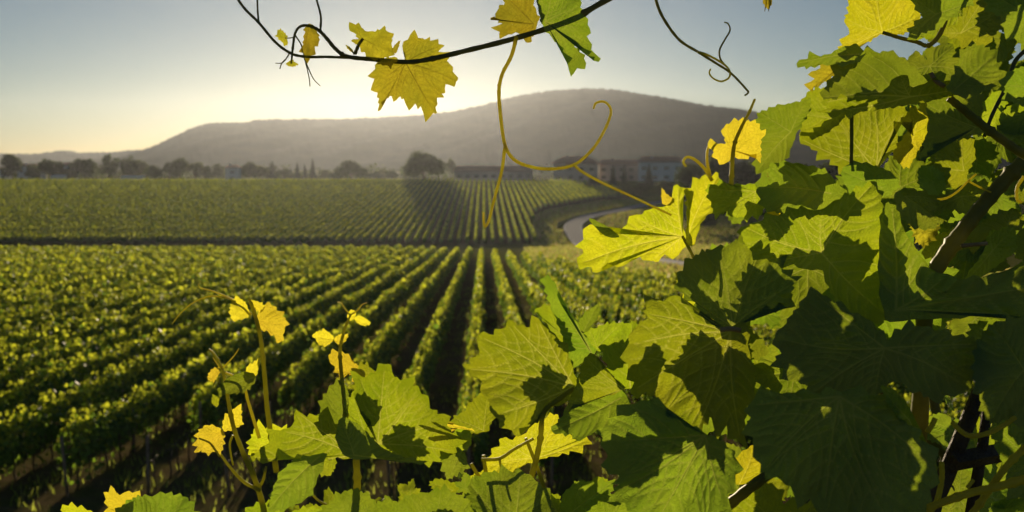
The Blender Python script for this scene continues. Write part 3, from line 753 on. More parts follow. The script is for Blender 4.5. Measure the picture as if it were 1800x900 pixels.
def gen_outline(seed, S):
    rr = random.Random(seed); o = []
    lob = rr.uniform(-.10, .12)
    for sg in (1, -1):
        seq = GEN if sg == 1 else GEN[:0:-1]
        for a, r in seq:
            r2 = r * (1 + rr.uniform(-.07, .07)); 
            if a in (27, 82): r2 += lob
            a2 = R(90) - sg * R(a + rr.uniform(-3, 3)); o.append((r2 * S * math.cos(a2), r2 * S * math.sin(a2)))
    return o[::-1]
def gen_leaf_mesh(seed, kind, S=1.0):
    rr = random.Random(seed)
    data = blade(gen_outline(seed, S), (0, 0), seed, None, None, lambda x, y, z: np.stack([x, y, z], 1), cup=rr.uniform(-.28, .2), fold=rr.uniform(-.25, .35), wave=rr.uniform(.05, .11), axis=(0, 1), px_per_m=1500.)
    return blade_object('leaf', data, M[kind], None, (0, 0, 0))
GM = {k: [gen_leaf_mesh(300 + i * 17 + len(k), k, .075) for i in range(5)] for k in ('green', 'lime', 'yellow')}
def G(parent, px, py, D, size, tip, pitch=0., roll=0., kind='green', k=None, stalk_to=None):
    """generic leaf: junction at pixel, tip direction in degrees on the picture (0 right, 90 up), size = length in px"""
    me = GM[kind][fg.randrange(5) if k is None else k]
    o = link('leaf', me, parent); s = size / F * D / .075
    # leaf axes: local Y -> tip direction, local Z -> towards camera
    a = R(tip); Y = (RT * math.cos(a) + UP * math.sin(a)); Z = -FWD
    Rm = Matrix.Rotation(R(roll), 3, Y); Z = Rm @ Z; X = Y.cross(Z)
    Rp = Matrix.Rotation(R(pitch), 3, X); Y = Rp @ Y; Z = Rp @ Z
    m = Matrix((X, Y, Z)).transposed().to_4x4() @ Matrix.Diagonal((s, s, s, 1))
    m.translation = P(px, py, D) - (parent.location if parent else Vector())
    o.matrix_local = m
    if stalk_to is not None:
        q = P(px, py, D); e = Vector(stalk_to); 
        b = MB(); mid = (q + e) / 2 + Vector((0, 0, -.01)); b.tube([q, q.lerp(mid, .5), mid, mid.lerp(e, .5), e], [.0011, .0012, .0013, .0014, .0016], M['stem'], 6)
        so_ = b.build('leaf_stalk'); so_.parent = o; so_.matrix_parent_inverse = Matrix(); so_.matrix_local = (Matrix.Translation(parent.location) @ m).inverted()
    return o


def root(name, px, py, D, label, cat, group=None):
    return tag(empty(name, P(px, py, D)), label, cat, group)

# ---- cane across the top of the picture
T = root('vine_shoot', 1080, -6, .96, 'long bare vine cane arching across the sky in front of the sun', 'vine shoot')
stalk('stem', T, [(1180, -58, .99), (1070, -2, .97), (1000, 36), (910, 66), (820, 89), (760, 103), (715, 109), (650, 104), (610, 99), (590, 86), (573, 66), (560, 53), (545, 46), (529, 46), (519, 58), (515, 82), (513, 102), (512, 112)], .95, 5.6, 1.6, M['cane'], 5)
stalk('stem', T, [(625, 102), (575, 100), (540, 100), (512, 94), (484, 74), (455, 40), (430, 15), (412, -12), (400, -40)], .955, 2.6, 2.4, M['cane'])
stalk('tendril', T, [(455, 42), (453, 20), (452, -10), (450, -30)], .955, 1.8, 1.6, M['cane'])
stalk('tendril', T, [(563, 55), (564, 30), (558, 5), (550, -20)], .95, 2.1, 1.8, M['cane'])
stalk('tendril', T, [(519, 62), (530, 80), (536, 105), (543, 135), (545, 152)], .95, 1.4, .8, M['cane'])
stalk('tendril', T, [(535, 103), (543, 122), (552, 140), (563, 151)], .95, 1.3, .7, M['cane'])
stalk('tendril', T, [(509, 94), (501, 106), (494, 111), (484, 111)], .95, 1.3, .7, M['cane'])
stalk('tendril', T, [(501, 105), (495, 112), (492, 121)], .95, 1.3, .9, M['cane'])
stalk('tendril', T, [(515, 66), (508, 67), (501, 67)], .95, 1.2, 1.0, M['cane'])
stalk('tendril', T, [(623, 96), (617, 87), (612, 82)], .95, 1.4, 1.2, M['cane'])
L(T, .95, [(487, 58), (492, 52), (502, 60), (505, 70), (505, 80), (496, 74), (490, 68)], (502, 67), 'gold', tooth=1.3, fold=.5, label='tiny curled bud leaf')
L(T, .95, [(503, 112), (513, 105), (518, 110), (524, 113), (513, 117), (508, 116)], (512, 110), 'gold', tooth=1.3, fold=.6, label='tiny curled bud leaf')
L(T, .95, [(608, 79), (614, 82), (619, 87), (622, 92), (615, 90)], (620, 91), 'gold', tooth=.6)
L(T, .945, [(538, 46), (547, 42), (557, 55), (561, 72), (553, 82), (547, 98), (536, 98), (533, 80), (536, 62)], (543, 50), 'gold', fold=-.9, wave=.12, tooth=1.3, seed=4, label='narrow folded leaf hanging from the bend of the cane')
L(T, .94, [(613, 47), (622, 43), (632, 45), (641, 54), (652, 58), (664, 54), (677, 50), (680, 58), (689, 68), (687, 84), (692, 96), (680, 100), (660, 104), (645, 100), (640, 88), (632, 80), (618, 73), (620, 69), (633, 68), (624, 58)], (638, 68), 'gold', fold=.25, wave=.1, tooth=1.2, st=[(630, 80, .942), (624, 95, .945)], stmat=M['cane'], seed=9, label='smaller golden leaf with a folded upper lobe')
L(T, .955, [(713, 104), (707, 84), (722, 64), (740, 68), (758, 72), (772, 78), (770, 92), (782, 100), (792, 118), (803, 143), (783, 148), (774, 158), (777, 166), (768, 172), (766, 185), (763, 199), (746, 190), (730, 182), (716, 180), (704, 168), (694, 178), (684, 164), (668, 196), (666, 170), (658, 146), (660, 118), (664, 108), (690, 110)], (713, 110), 'gold', fold=.12, wave=.08, tooth=1.25, cup=-.12, seed=12,
  veins=[(712, 70), (770, 82), (800, 142), (762, 196), (694, 176), (664, 150)], label='large golden backlit leaf covering the sun')
L(T, .94, [(694, 100), (672, 104), (665, 112), (682, 115), (686, 120), (692, 110), (700, 106)], (694, 104), 'gold', tooth=.8, fold=.3, label='small dark bract on the cane')
L(T, .94, [(689, 90), (693, 80), (704, 71), (700, 84), (696, 94)], (692, 92), 'gold', tooth=.5)
L(T, .965, [(862, 35), (872, 29), (877, 14), (888, 10), (884, -12), (905, -22), (932, -12), (938, 10), (947, 34), (942, 46), (936, 60), (930, 76), (920, 66), (910, 56), (896, 60), (880, 60), (877, 50), (884, 40), (872, 33)], (938, 42), 'gold', fold=.2, wave=.1, tooth=1.3, seed=14, label='golden leaf with its left half pointing at the sky')
L(T, .93, [(943, -14), (975, -24), (1005, -10), (1022, 5), (1018, 20), (1030, 32), (1034, 48), (1030, 58), (1036, 78), (1047, 109), (1033, 98), (1022, 78), (1004, 72), (1012, 86), (1022, 95), (1029, 108), (1018, 118), (1003, 124), (996, 106), (984, 80), (966, 60), (952, 40)], (958, 38), 'green', fold=-.3, wave=.08, tooth=1.1, seed=15, veins=[(970, -15), (1018, 12), (1032, 50), (1044, 106), (1008, 120)], label='two-coloured green leaf hanging on the right side of the cane')
# ---- hanging forked tendril, from the cane to the leaf at the right
T2 = root('tendril', 908, 64, .94, 'long pale green forked tendril curling down over the far vineyard', 'tendril')
stalk('stem', T2, [(908, 64), (899, 98), (883, 130), (877, 160), (880, 205), (887, 252), (900, 277), (925, 291), (965, 297), (1008, 290), (1040, 264), (1060, 234), (1072, 206), (1073, 190), (1062, 179), (1048, 181), (1043, 191)], .93, 3.6, 1.9, M['stemy'], 0, droplets=30)
stalk('curl', T2, [(888, 254), (882, 300), (870, 345), (860, 385), (853, 398), (850, 388), (850, 373)], .93, 3.0, 1.8, M['stemy'], droplets=10)
stalk('curl', T2, [(1009, 290), (1025, 303), (1060, 322), (1110, 345), (1150, 364), (1180, 378)], .93, 2.6, 1.8, M['stemy'])
T3 = root('tendril', 1153, -8, .95, 'dark twisted tendril with two curls hanging in the sky above the hill', 'tendril')
stalk('stem', T3, [(1149, -30), (1153, 0), (1166, 32), (1194, 70), (1228, 92), (1255, 109), (1284, 128), (1312, 157), (1315, 163), (1309, 168)], .95, 3.0, 1.6, M['caneg'])
stalk('curl', T3, [(1226, 91), (1240, 95), (1258, 104), (1275, 115), (1283, 126), (1281, 137), (1268, 143), (1254, 138), (1247, 129), (1249, 121)], .945, 2.2, 1.4, M['stem'])
stalk('curl', T3, [(1274, 115), (1266, 103), (1265, 88), (1274, 70), (1283, 54), (1280, 42), (1273, 39)], .955, 2.0, 1.3, M['caneg'])
T4 = root('withered_bud', 1348, -4, .9, 'withered brown shoot tip hanging at the top edge', 'shoot tip')
L(T4, .9, [(1341, -14), (1352, -16), (1357, 4), (1350, 16), (1345, 10), (1341, 2)], (1348, -8), 'gold', fold=.8, tooth=.6)
stalk('stem', T4, [(1346, -12), (1346, 8), (1344, 20)], .9, 1.4, .6, M['dry']); stalk('stem', T4, [(1350, -12), (1352, 8), (1351, 20)], .9, 1.4, .6, M['dry'])

# ---- young shoots at the left
A = root('vine_shoot', 480, 800, .9, 'tall upright young shoot with two yellow leaves at its tip and long tendrils', 'vine shoot')
stalk('stem', A, [(486, 830), (478, 775), (470, 720), (465, 660), (459, 600), (450, 560), (440, 530), (437, 525)], .9, 5.2, 2.8, M['stem'], 3)
L(A, .895, [(405, 545), (408, 528), (420, 524), (433, 535), (438, 555), (425, 561), (408, 562)], (436, 552), 'yellow', fold=.4, tooth=1.1, wave=.1, seed=31)
L(A, .905, [(448, 560), (458, 548), (468, 534), (480, 538), (488, 548), (502, 562), (504, 570), (498, 580), (496, 600), (485, 592), (475, 582), (462, 580), (452, 574)], (452, 562), 'yellow', fold=-.3, tooth=1.2, seed=32, label='largest yellow leaf at the shoot tip')
L(A, .9, [(440, 528), (452, 530), (465, 538), (460, 548), (450, 545)], (442, 534), 'yellow', fold=.4, tooth=.8)
stalk('tendril', A, [(442, 553), (428, 538), (412, 528), (390, 518), (368, 510), (352, 506), (349, 499)], .9, 2.1, 1.0, M['stemy'])
stalk('tendril', A, [(415, 529), (395, 523), (368, 521), (340, 532), (318, 550), (302, 570)], .895, 1.8, .9, M['stemy'])
B = root('vine_shoot', 466, 890, .88, 'slender forked young shoot with pale curled tips and a yellow leaf at its left', 'vine shoot')
stalk('stem', B, [(470, 925), (460, 880), (445, 835), (427, 795), (411, 752), (402, 708), (396, 670), (389, 645), (376, 622), (367, 614)], .88, 5.6, 1.8, M['stem'], 3)
stalk('stem', B, [(458, 862), (430, 848), (405, 822), (385, 795), (366, 775), (352, 766)], .875, 3.4, 1.5, M['stem'])
stalk('stem', B, [(452, 860), (462, 845), (468, 820)], .885, 3.4, 2.2, M['stem'])
stalk('stem', B, [(456, 770), (446, 738), (436, 705), (428, 676), (412, 662), (396, 655)], .885, 3.2, 2.0, M['stemy'])
stalk('tendril', B, [(409, 765), (404, 780), (406, 800), (410, 818)], .88, 2.2, 1.6, M['stem'])
stalk('tendril', B, [(390, 648), (402, 636), (414, 622), (420, 612)], .88, 1.7, .9, M['stemy'])
stalk('tendril', B, [(392, 652), (382, 640), (374, 628)], .885, 1.5, .9, M['stemy'])
L(B, .875, [(391, 756), (378, 750), (362, 748), (346, 764), (350, 778), (344, 796), (358, 790), (366, 800), (376, 792), (386, 801), (392, 780)], (391, 762), 'yellow', fold=.2, tooth=1.2, seed=33, label='yellow leaf on a curved side stalk')
L(B, .885, [(393, 758), (392, 740), (402, 728), (414, 717), (425, 722), (422, 735), (427, 744), (415, 752), (402, 756)], (396, 757), 'yellow', fold=.3, tooth=1.1, seed=34)
L(B, .885, [(432, 660), (434, 645), (448, 638), (456, 628), (455, 645), (450, 660), (440, 668)], (436, 664), 'yellow', fold=.5, tooth=1.0, seed=35)
L(B, .88, [(365, 664), (372, 650), (384, 645), (386, 655), (376, 670), (368, 668)], (385, 650), 'yellow', fold=.5, tooth=.8, seed=36)
L(B, .875, [(384, 690), (398, 666), (420, 656), (440, 655), (450, 664), (438, 682), (420, 690), (402, 692)], (445, 664), 'green', fold=.5, tooth=.8, seed=37, cup=.3, label='pale green folded leaf')
L(B, .88, [(386, 700), (375, 694), (372, 708), (382, 715)], (388, 695), 'lime', tooth=.8)
Cc = root('vine_shoot', 606, 740, .87, 'slim upright young shoot with a pair of small yellow leaves near its top', 'vine shoot')
stalk('stem', Cc, [(610, 770), (608, 735), (604, 690), (599, 645), (598, 612), (604, 585), (611, 565), (617, 552)], .87, 4.6, 1.7, M['stem'], 3)
L(Cc, .87, [(549, 589), (560, 582), (576, 583), (587, 593), (584, 601), (572, 608), (560, 605), (555, 595)], (587, 597), 'yellow', fold=.3, tooth=.9, seed=41)
L(Cc, .865, [(588, 594), (598, 588), (612, 588), (606, 600), (598, 606), (590, 602)], (590, 598), 'yellow', fold=.4, tooth=.9, seed=42)
stalk('tendril', Cc, [(586, 597), (592, 602), (598, 610)], .87, 1.6, 1.8, M['stem'])
stalk('tendril', Cc, [(616, 553), (606, 542), (600, 533), (593, 531)], .87, 1.6, .8, M['stemy'])
stalk('tendril', Cc, [(616, 553), (628, 546), (636, 536), (645, 532)], .87, 1.5, .8, M['stemy'])
L(Cc, .87, [(622, 558), (634, 555), (648, 564), (650, 570), (636, 572), (626, 566)], (623, 562), 'yellow', fold=.4, tooth=.8, seed=43)
L(Cc, .87, [(610, 556), (616, 545), (626, 548), (624, 558), (616, 564)], (616, 560), 'yellow', fold=.4, tooth=.6, seed=44)
L(Cc, .885, [(579, 634), (582, 620), (598, 620), (612, 624), (624, 640), (642, 650), (640, 664), (634, 672), (624, 668), (618, 656), (600, 658), (588, 652), (590, 642)], (636, 656), 'yellow', fold=.2, tooth=1.2, seed=45, label='largest yellow leaf of this shoot')
# ---- leaf cluster at the bottom, left of the middle
Mm = root('vine_shoot', 624, 890, .83, 'leafy shoot at the bottom edge with a large cupped leaf below the small yellow leaves', 'vine shoot')
stalk('stem', Mm, [(615, 940), (624, 890), (628, 850), (626, 806)], .83, 7.5, 6.0, M['stem'], 2)
L(Mm, .85, [(440, 804), (462, 790), (478, 772), (470, 760), (500, 756), (522, 744), (516, 734), (523, 724), (545, 736), (562, 730), (580, 737), (600, 758), (626, 790), (624, 806), (590, 803), (540, 803), (490, 809), (460, 810)], (622, 800), 'lime', cup=.15, fold=.15, wave=.06, seed=51, veins=[(442, 804), (500, 758), (524, 726), (582, 740)], label='lit yellow-green leaf spreading to the left')
L(Mm, .82, [(675, 640), (684, 655), (700, 667), (716, 672), (731, 682), (744, 696), (754, 712), (759, 726), (776, 729), (784, 745), (802, 774), (799, 795), (771, 811), (725, 807), (678, 793), (655, 776), (645, 755), (650, 735), (630, 722), (625, 690), (632, 660), (645, 668), (656, 660)], (664, 780), 'lime', cup=.35, fold=.2, wave=.07, tilt=(-.35, .25), seed=52, veins=[(676, 645), (735, 684), (782, 745), (795, 792), (628, 690)], label='largest cupped leaf of this shoot')
L(Mm, .80, [(598, 736), (614, 738), (634, 750), (655, 772), (676, 790), (706, 804), (752, 813), (700, 812), (660, 806), (626, 808), (604, 800), (590, 770)], (622, 800), 'green', cup=.2, fold=-.2, wave=.03, tooth=.35, tilt=(.2, -.3), seed=53)
L(Mm, .87, [(564, 746), (565, 708), (582, 680), (600, 667), (612, 690), (610, 735), (595, 745)], (600, 742), 'green', fold=.25, seed=54)
L(Mm, .89, [(612, 705), (620, 696), (636, 700), (652, 716), (658, 762), (640, 760), (616, 742)], (640, 760), 'lime', fold=.1, seed=55)
L(Mm, .88, [(622, 664), (628, 648), (645, 640), (652, 650), (664, 655), (668, 690), (650, 700), (628, 690)], (660, 700), 'lime', fold=.1, seed=56)
L(Mm, .93, [(438, 790), (442, 770), (452, 750), (476, 756), (502, 752), (498, 785), (470, 800), (450, 803)], (500, 790), 'chart', fold=.1, seed=57)
L(Mm, .84, [(472, 896), (478, 868), (490, 838), (512, 812), (545, 802), (572, 796), (566, 824), (554, 845), (548, 868), (520, 886), (495, 895)], (562, 802), 'green', fold=.25, cup=-.2, tilt=(0, -0.4), seed=58)
L(Mm, .94, [(552, 803), (586, 798), (590, 815), (580, 836), (564, 832)], (560, 805), 'lime', seed=59)
L(Mm, .81, [(560, 905), (585, 880), (600, 868), (622, 860), (648, 872), (664, 895), (655, 935), (570, 940)], (615, 925), 'green', fold=.2, seed=60)
L(Mm, .88, [(420, 915), (440, 893), (466, 884), (492, 890), (500, 905), (540, 893), (580, 900), (560, 925), (450, 935)], (520, 930), 'lime', seed=61)
stalk('tendril', Mm, [(548, 868), (560, 880), (575, 888)], .83, 2.2, 2.0, M['stem'])
L(Mm, .83, [(774, 798), (786, 790), (806, 788), (818, 798), (820, 822), (806, 830), (788, 842), (780, 822)], (812, 792), 'green', fold=.3, tooth=1.3, seed=62)
L(Mm, .86, [(796, 765), (806, 752), (826, 756), (828, 782), (812, 792), (800, 782)], (824, 762), 'lime', seed=63)
for q, pp in enumerate(([(735, 742), (755, 741), (790, 744), (835, 757), (812, 754), (780, 750), (745, 747)], [(752, 768), (775, 757), (805, 752), (780, 766), (762, 772)], [(757, 735), (775, 737), (800, 744), (770, 742)])):
    L(Mm, .825 - q * .004, pp, (pp[2][0] - 4, pp[2][1] + 3), 'gold' if q == 2 else 'yellow', tooth=.3, fold=.4, name='withered_leaf', label='withered straw-coloured leaf scrap')
# bottom-left leaves
Bl = root('vine_shoot', 260, 930, .9, 'leaf pair peeping over the bottom edge at the left', 'vine shoot')
stalk('stem', Bl, [(300, 1010), (280, 960), (262, 925)], .9, 5, 4, M['stem'])
L(Bl, .91, [(186, 878), (190, 866), (199, 859), (208, 870), (220, 869), (229, 863), (236, 870), (246, 878), (240, 905), (225, 925), (200, 915)], (245, 918), 'yellow', tooth=1.1, seed=71)
L(Bl, .88, [(240, 874), (262, 874), (290, 868), (310, 872), (326, 874), (338, 892), (346, 915), (330, 950), (270, 950), (225, 935), (206, 905), (216, 888)], (270, 940), 'green', fold=.15, tilt=(0, -0.5), seed=72)
L(Bl, .92, [(108, 893), (120, 889), (140, 893), (165, 902), (180, 925), (140, 930), (115, 910)], (170, 925), 'chart', tooth=1.1, seed=73)
# ---- middle cluster
Q = root('vine_shoot', 940, 880, .87, 'leafy shoot in the bottom middle with broad half-shaded leaves and one bright leaf below', 'vine shoot')
stalk('stem', Q, [(925, 960), (930, 860), (942, 810), (950, 770), (956, 725), (985, 700), (1010, 682)], .87, 6, 4.2, M['stem'], 3)
stalk('stem', Q, [(968, 900), (954, 850), (938, 805), (924, 770)], .9, 4.2, 3.0, M['stem'])
stalk('tendril', Q, [(846, 808), (878, 806), (905, 789), (938, 771)], .89, 3.2, 2.6, M['stem'])
stalk('tendril', Q, [(878, 806), (880, 818), (884, 830)], .89, 2.4, 2.0, M['stem'])
stalk('stem', Q, [(850, 800), (854, 830), (862, 870), (870, 920)], .9, 3.4, 4.0, M['stem'])
stalk('stem', Q, [(828, 815), (842, 838), (860, 860)], .9, 3.2, 3.4, M['stem'])
L(Q, .88, [(842, 588), (862, 590), (880, 584), (888, 576), (900, 567), (912, 574), (924, 580), (934, 572), (944, 560), (956, 572), (967, 581), (984, 600), (996, 618), (1012, 670), (1010, 690), (994, 708), (965, 716), (948, 732), (930, 752), (913, 768), (893, 750), (873, 735), (862, 710), (850, 688), (846, 664), (838, 655), (817, 647), (830, 638), (842, 628), (844, 606)], (1008, 680), 'lime', cup=-.12, fold=.18, wave=.06, seed=81, veins=[(844, 592), (900, 570), (946, 563), (822, 648), (870, 730), (918, 764)], label='broad leaf with half of it in shadow')
L(Q, .89, [(957, 487), (967, 488), (975, 500), (984, 516), (985, 533), (998, 552), (1013, 570), (1030, 596), (1047, 617), (1040, 626), (1020, 640), (1004, 645), (996, 612), (982, 570), (966, 530), (960, 508)], (1040, 622), 'green', cup=.25, fold=-.5, wave=.05, tooth=.8, seed=82, veins=[(960, 490), (1000, 560)], label='narrow folded leaf pointing up')
L(Q, .92, [(940, 549), (950, 540), (962, 537), (976, 548), (988, 570), (1000, 604), (985, 598), (968, 584), (962, 565), (950, 556)], (990, 590), 'lime', fold=.2, seed=83)
L(Q, .91, [(1016, 568), (1028, 553), (1040, 542), (1050, 536), (1055, 544), (1050, 558), (1042, 570), (1030, 584), (1020, 580)], (1026, 582), 'green', fold=.5, tooth=.8, seed=84)
L(Q, 1.0, [(1026, 594), (1032, 576), (1048, 578), (1060, 572), (1094, 568), (1098, 585), (1080, 600), (1060, 615), (1040, 612)], (1050, 612), 'lime', seed=85)
L(Q, .94, [(1060, 604), (1072, 596), (1087, 587), (1098, 574), (1112, 566), (1124, 572), (1128, 600), (1118, 640), (1112, 682), (1090, 680), (1074, 650), (1062, 630)], (1108, 680), 'lime', fold=.1, seed=86, label='bright leaf squeezed between two broad leaves')
L(Q, .855, [(992, 722), (1002, 704), (1013, 677), (1020, 650), (1030, 628), (1040, 622), (1050, 627), (1063, 647), (1080, 664), (1100, 682), (1075, 693), (1047, 701), (1020, 712), (1000, 722)], (1096, 684), 'lime', cup=.1, fold=.2, wave=.05, tooth=.35, seed=87)
L(Q, .90, [(970, 758), (984, 738), (1000, 720), (1030, 706), (1060, 694), (1098, 686), (1104, 720), (1098, 748), (1080, 752), (1066, 762), (1048, 758), (1030, 768), (1013, 774), (1006, 762), (990, 762)], (1090, 700), 'green', fold=.2, tilt=(0, -0.6), seed=88)
L(Q, .91, [(798, 735), (812, 726), (826, 716), (832, 704), (842, 695), (857, 692), (866, 702), (880, 712), (868, 735), (853, 758), (830, 761), (812, 756), (804, 746)], (850, 757), 'lime', fold=.2, seed=89)
L(Q, 1.0, [(820, 842), (838, 832), (856, 826), (854, 812), (864, 803), (866, 788), (880, 784), (882, 770), (896, 774), (908, 772), (920, 766), (934, 752), (955, 738), (978, 728), (982, 736), (970, 757), (984, 759), (998, 757), (1002, 768), (1014, 763), (1016, 776), (1028, 768), (1037, 776), (1020, 785), (994, 795), (960, 804), (924, 815), (900, 832), (880, 842), (850, 845)], (938, 806), 'chart', fold=.12, wave=.05, seed=90, veins=[(858, 820), (882, 772), (976, 732), (1030, 774), (935, 750)], label='brightest yellow-green leaf, lowest of the shoot')
L(Q, .82, [(826, 850), (845, 838), (865, 830), (890, 834), (915, 828), (938, 842), (952, 856), (966, 872), (968, 910), (930, 945), (860, 945), (835, 905)], (905, 935), 'green', fold=.2, tilt=(0, -0.6), seed=91)
L(Q, .86, [(990, 868), (1004, 856), (1022, 846), (1048, 850), (1078, 846), (1074, 862), (1050, 880), (1030, 900), (1000, 915), (985, 895)], (1000, 905), 'green', fold=.3, seed=92)
L(Q, .88, [(1000, 915), (1020, 895), (1060, 872), (1096, 870), (1110, 890), (1100, 930), (1020, 940)], (1060, 935), 'green', seed=93)
L(Q, .92, [(1042, 846), (1048, 838), (1060, 840), (1072, 848), (1060, 852)], (1055, 850), 'lime', seed=94)
L(Q, .92, [(962, 880), (968, 870), (982, 870), (984, 884), (976, 896), (966, 895)], (972, 893), 'lime', seed=95)
L(Q, .84, [(684, 905), (700, 885), (716, 872), (745, 868), (775, 862), (800, 868), (830, 885), (850, 910), (830, 945), (700, 945)], (770, 940), 'green', fold=.2, seed=96)
L(Q, .90, [(756, 850), (770, 842), (792, 848), (806, 860), (790, 870), (770, 864)], (795, 862), 'lime', tooth=1.4, fold=.4, seed=97)
L(Q, .88, [(640, 900), (664, 884), (690, 880), (702, 890), (690, 915), (655, 925)], (690, 910), 'green', seed=98)

for (x, y, D, sz, tp, kd) in ((585, 912, .92, 50, 100, 'lime'), (640, 925, .93, 60, 80, 'lime'), (700, 930, .95, 62, 110, 'green'), (745, 905, .97, 48, 60, 'lime'), (800, 925, .92, 64, 100, 'green'), (845, 880, 1.0, 40, 140, 'lime'),
        (880, 925, .94, 70, 70, 'green'), (935, 905, .98, 56, 110, 'green'), (985, 925, .9, 60, 90, 'lime'), (1040, 905, .97, 66, 60, 'green'), (1090, 930, .93, 70, 100, 'green'), (530, 925, .95, 46, 110, 'lime'), (720, 875, 1.02, 34, 150, 'lime'), (820, 860, .98, 34, 40, 'green')):
    G(Q, x, y, D, sz, tp, fg.uniform(-45, 10), fg.uniform(-40, 40), kd)
# ---- grapevine at the right, lower and middle part
Gv = root('grapevine', 1700, 1000, .9, 'large leafy grapevine filling the right side around a thick slanting cane', 'grapevine')
stalk('cane', Gv, [(1600, 1000, .95), (1618, 700, .95), (1628, 520, .95), (1645, 474, .95), (1680, 422), (1720, 370), (1760, 324), (1800, 282), (1860, 215)], .95, 15, 12, M['caneg'], 3)
stalk('cane', Gv, [(1200, 960), (1262, 905), (1300, 872), (1350, 834), (1400, 800, .8), (1440, 770, .85)], .78, 10, 9, M['caneg'], 2)
stalk('cane', Gv, [(1628, 894), (1700, 868), (1760, 854), (1850, 828)], .73, 6.5, 7.5, M['stemy'], 2)
stalk('cane', Gv, [(1690, 925), (1722, 886), (1752, 842), (1782, 806), (1830, 762)], .745, 6, 6, M['stemy'], 2)
stalk('tendril', Gv, [(1674, 742), (1688, 757), (1706, 766), (1735, 762), (1764, 748), (1785, 733)], .74, 4.6, 4.2, M['stemy'])
stalk('tendril', Gv, [(1655, 812), (1656, 835), (1652, 862), (1645, 885), (1630, 905)], .735, 4.6, 5.6, M['stemy'])
stalk('tendril', Gv, [(1630, 760), (1638, 748), (1644, 735)], .735, 4.6, 4.6, M['stemy'])
stalk('tendril', Gv, [(1700, 858), (1706, 850), (1711, 843)], .735, 3.4, 3.4, M['stemy'])
stalk('tendril', Gv, [(1690, 432), (1712, 430), (1735, 428)], .83, 3.8, 3.4, M['dry'])
stalk('tendril', Gv, [(1800, 310), (1788, 330), (1788, 350), (1796, 356)], .83, 3, 2.4, M['stemy'])
LV = lambda *a, **k: L(Gv, *a, **k)
LV(1.02, [(1015, 463), (1028, 446), (1020, 430), (1032, 412), (1043, 393), (1060, 402), (1090, 412), (1094, 402), (1108, 388), (1117, 380), (1132, 376), (1147, 366), (1164, 364), (1180, 357), (1183, 338), (1193, 325), (1202, 342), (1196, 367), (1198, 392), (1206, 418), (1203, 434), (1190, 447), (1167, 447), (1147, 460), (1137, 450), (1124, 452), (1094, 467), (1067, 464), (1053, 480), (1036, 466)], (1200, 416), 'chart', cup=.1, fold=-.15, wave=.05, seed=101, veins=[(1022, 462), (1044, 396), (1118, 384), (1192, 330), (1148, 456)], st=[(1213, 440, 1.0), (1228, 472, .97), (1245, 505, .93)], label='brightest leaf, pointing left over the road', tooth=.8)
LV(1.0, [(1208, 400), (1207, 375), (1209, 340), (1220, 324), (1233, 312), (1248, 314), (1263, 308), (1262, 330), (1256, 350), (1250, 372), (1238, 380), (1230, 396), (1225, 412), (1221, 428), (1212, 434), (1206, 420)], (1209, 416), 'chart', fold=.3, wave=.06, seed=102, tooth=.8)
LV(1.03, [(1164, 358), (1163, 330), (1172, 342), (1184, 350), (1176, 360)], (1172, 358), 'yellow', seed=103, tooth=.4)
LV(1.01, [(1060, 412), (1036, 388), (1040, 384), (1070, 400), (1090, 416), (1075, 418)], (1086, 414), 'green', seed=104, tooth=.2)
# young tip with yellow leaf
stalk('stem', Gv, [(1285, 340), (1286, 310), (1288, 275), (1292, 250), (1304, 222), (1318, 195), (1327, 174)], .96, 4.6, 2.2, M['stem'], 3)
stalk('tendril', Gv, [(1252, 318), (1238, 296), (1222, 281), (1208, 276), (1201, 284), (1206, 293)], .98, 3.4, 1.9, M['stemy'])
stalk('tendril', Gv, [(1248, 308), (1243, 285), (1244, 262), (1252, 249)], .98, 3.0, 2.0, M['stemy'])
LV(.97, [(1244, 252), (1262, 253), (1280, 252), (1272, 238), (1273, 223), (1286, 216), (1300, 212), (1316, 214), (1330, 217), (1334, 228), (1346, 233), (1336, 248), (1337, 282), (1318, 272), (1300, 280), (1290, 274), (1276, 287), (1265, 284), (1256, 275), (1254, 265)], (1284, 262), 'yellow', fold=.15, wave=.06, seed=105, veins=[(1247, 254), (1278, 222), (1335, 222), (1334, 276), (1270, 284)], label='bright yellow leaf on a young shoot tip in front of the hill', tooth=.9)
LV(.94, [(1243, 331), (1256, 326), (1267, 319), (1284, 326), (1303, 326), (1325, 324), (1347, 320), (1366, 334), (1358, 352), (1345, 362), (1340, 372), (1331, 384), (1320, 378), (1312, 384), (1300, 378), (1288, 382), (1280, 370), (1268, 374), (1257, 381), (1252, 360), (1246, 345)], (1328, 336), 'lime', cup=-.2, fold=.25, wave=.08, seed=106, label='ribbed leaf hanging in front of the dark trees')
LV(.95, [(1335, 337), (1350, 322), (1372, 312), (1395, 306), (1415, 303), (1432, 300), (1446, 304), (1450, 314), (1432, 322), (1430, 338), (1427, 352), (1412, 362), (1392, 354), (1370, 350), (1350, 348)], (1345, 340), 'yellow', fold=.2, wave=.05, seed=107, tooth=.6)
LV(1.0, [(1275, 340), (1290, 345), (1310, 352), (1320, 365), (1310, 380), (1300, 392), (1288, 392), (1278, 375)], (1310, 350), 'green', seed=108)
LV(1.0, [(1336, 198), (1350, 194), (1362, 188), (1380, 184), (1398, 180), (1418, 178), (1425, 190), (1412, 212), (1402, 228), (1394, 252), (1380, 280), (1362, 306), (1346, 304), (1330, 303), (1327, 284), (1336, 268), (1332, 248), (1342, 234), (1330, 218)], (1390, 232), 'green', fold=.3, wave=.06, seed=109, label='dark-veined leaf with toothed left edge against the sky')
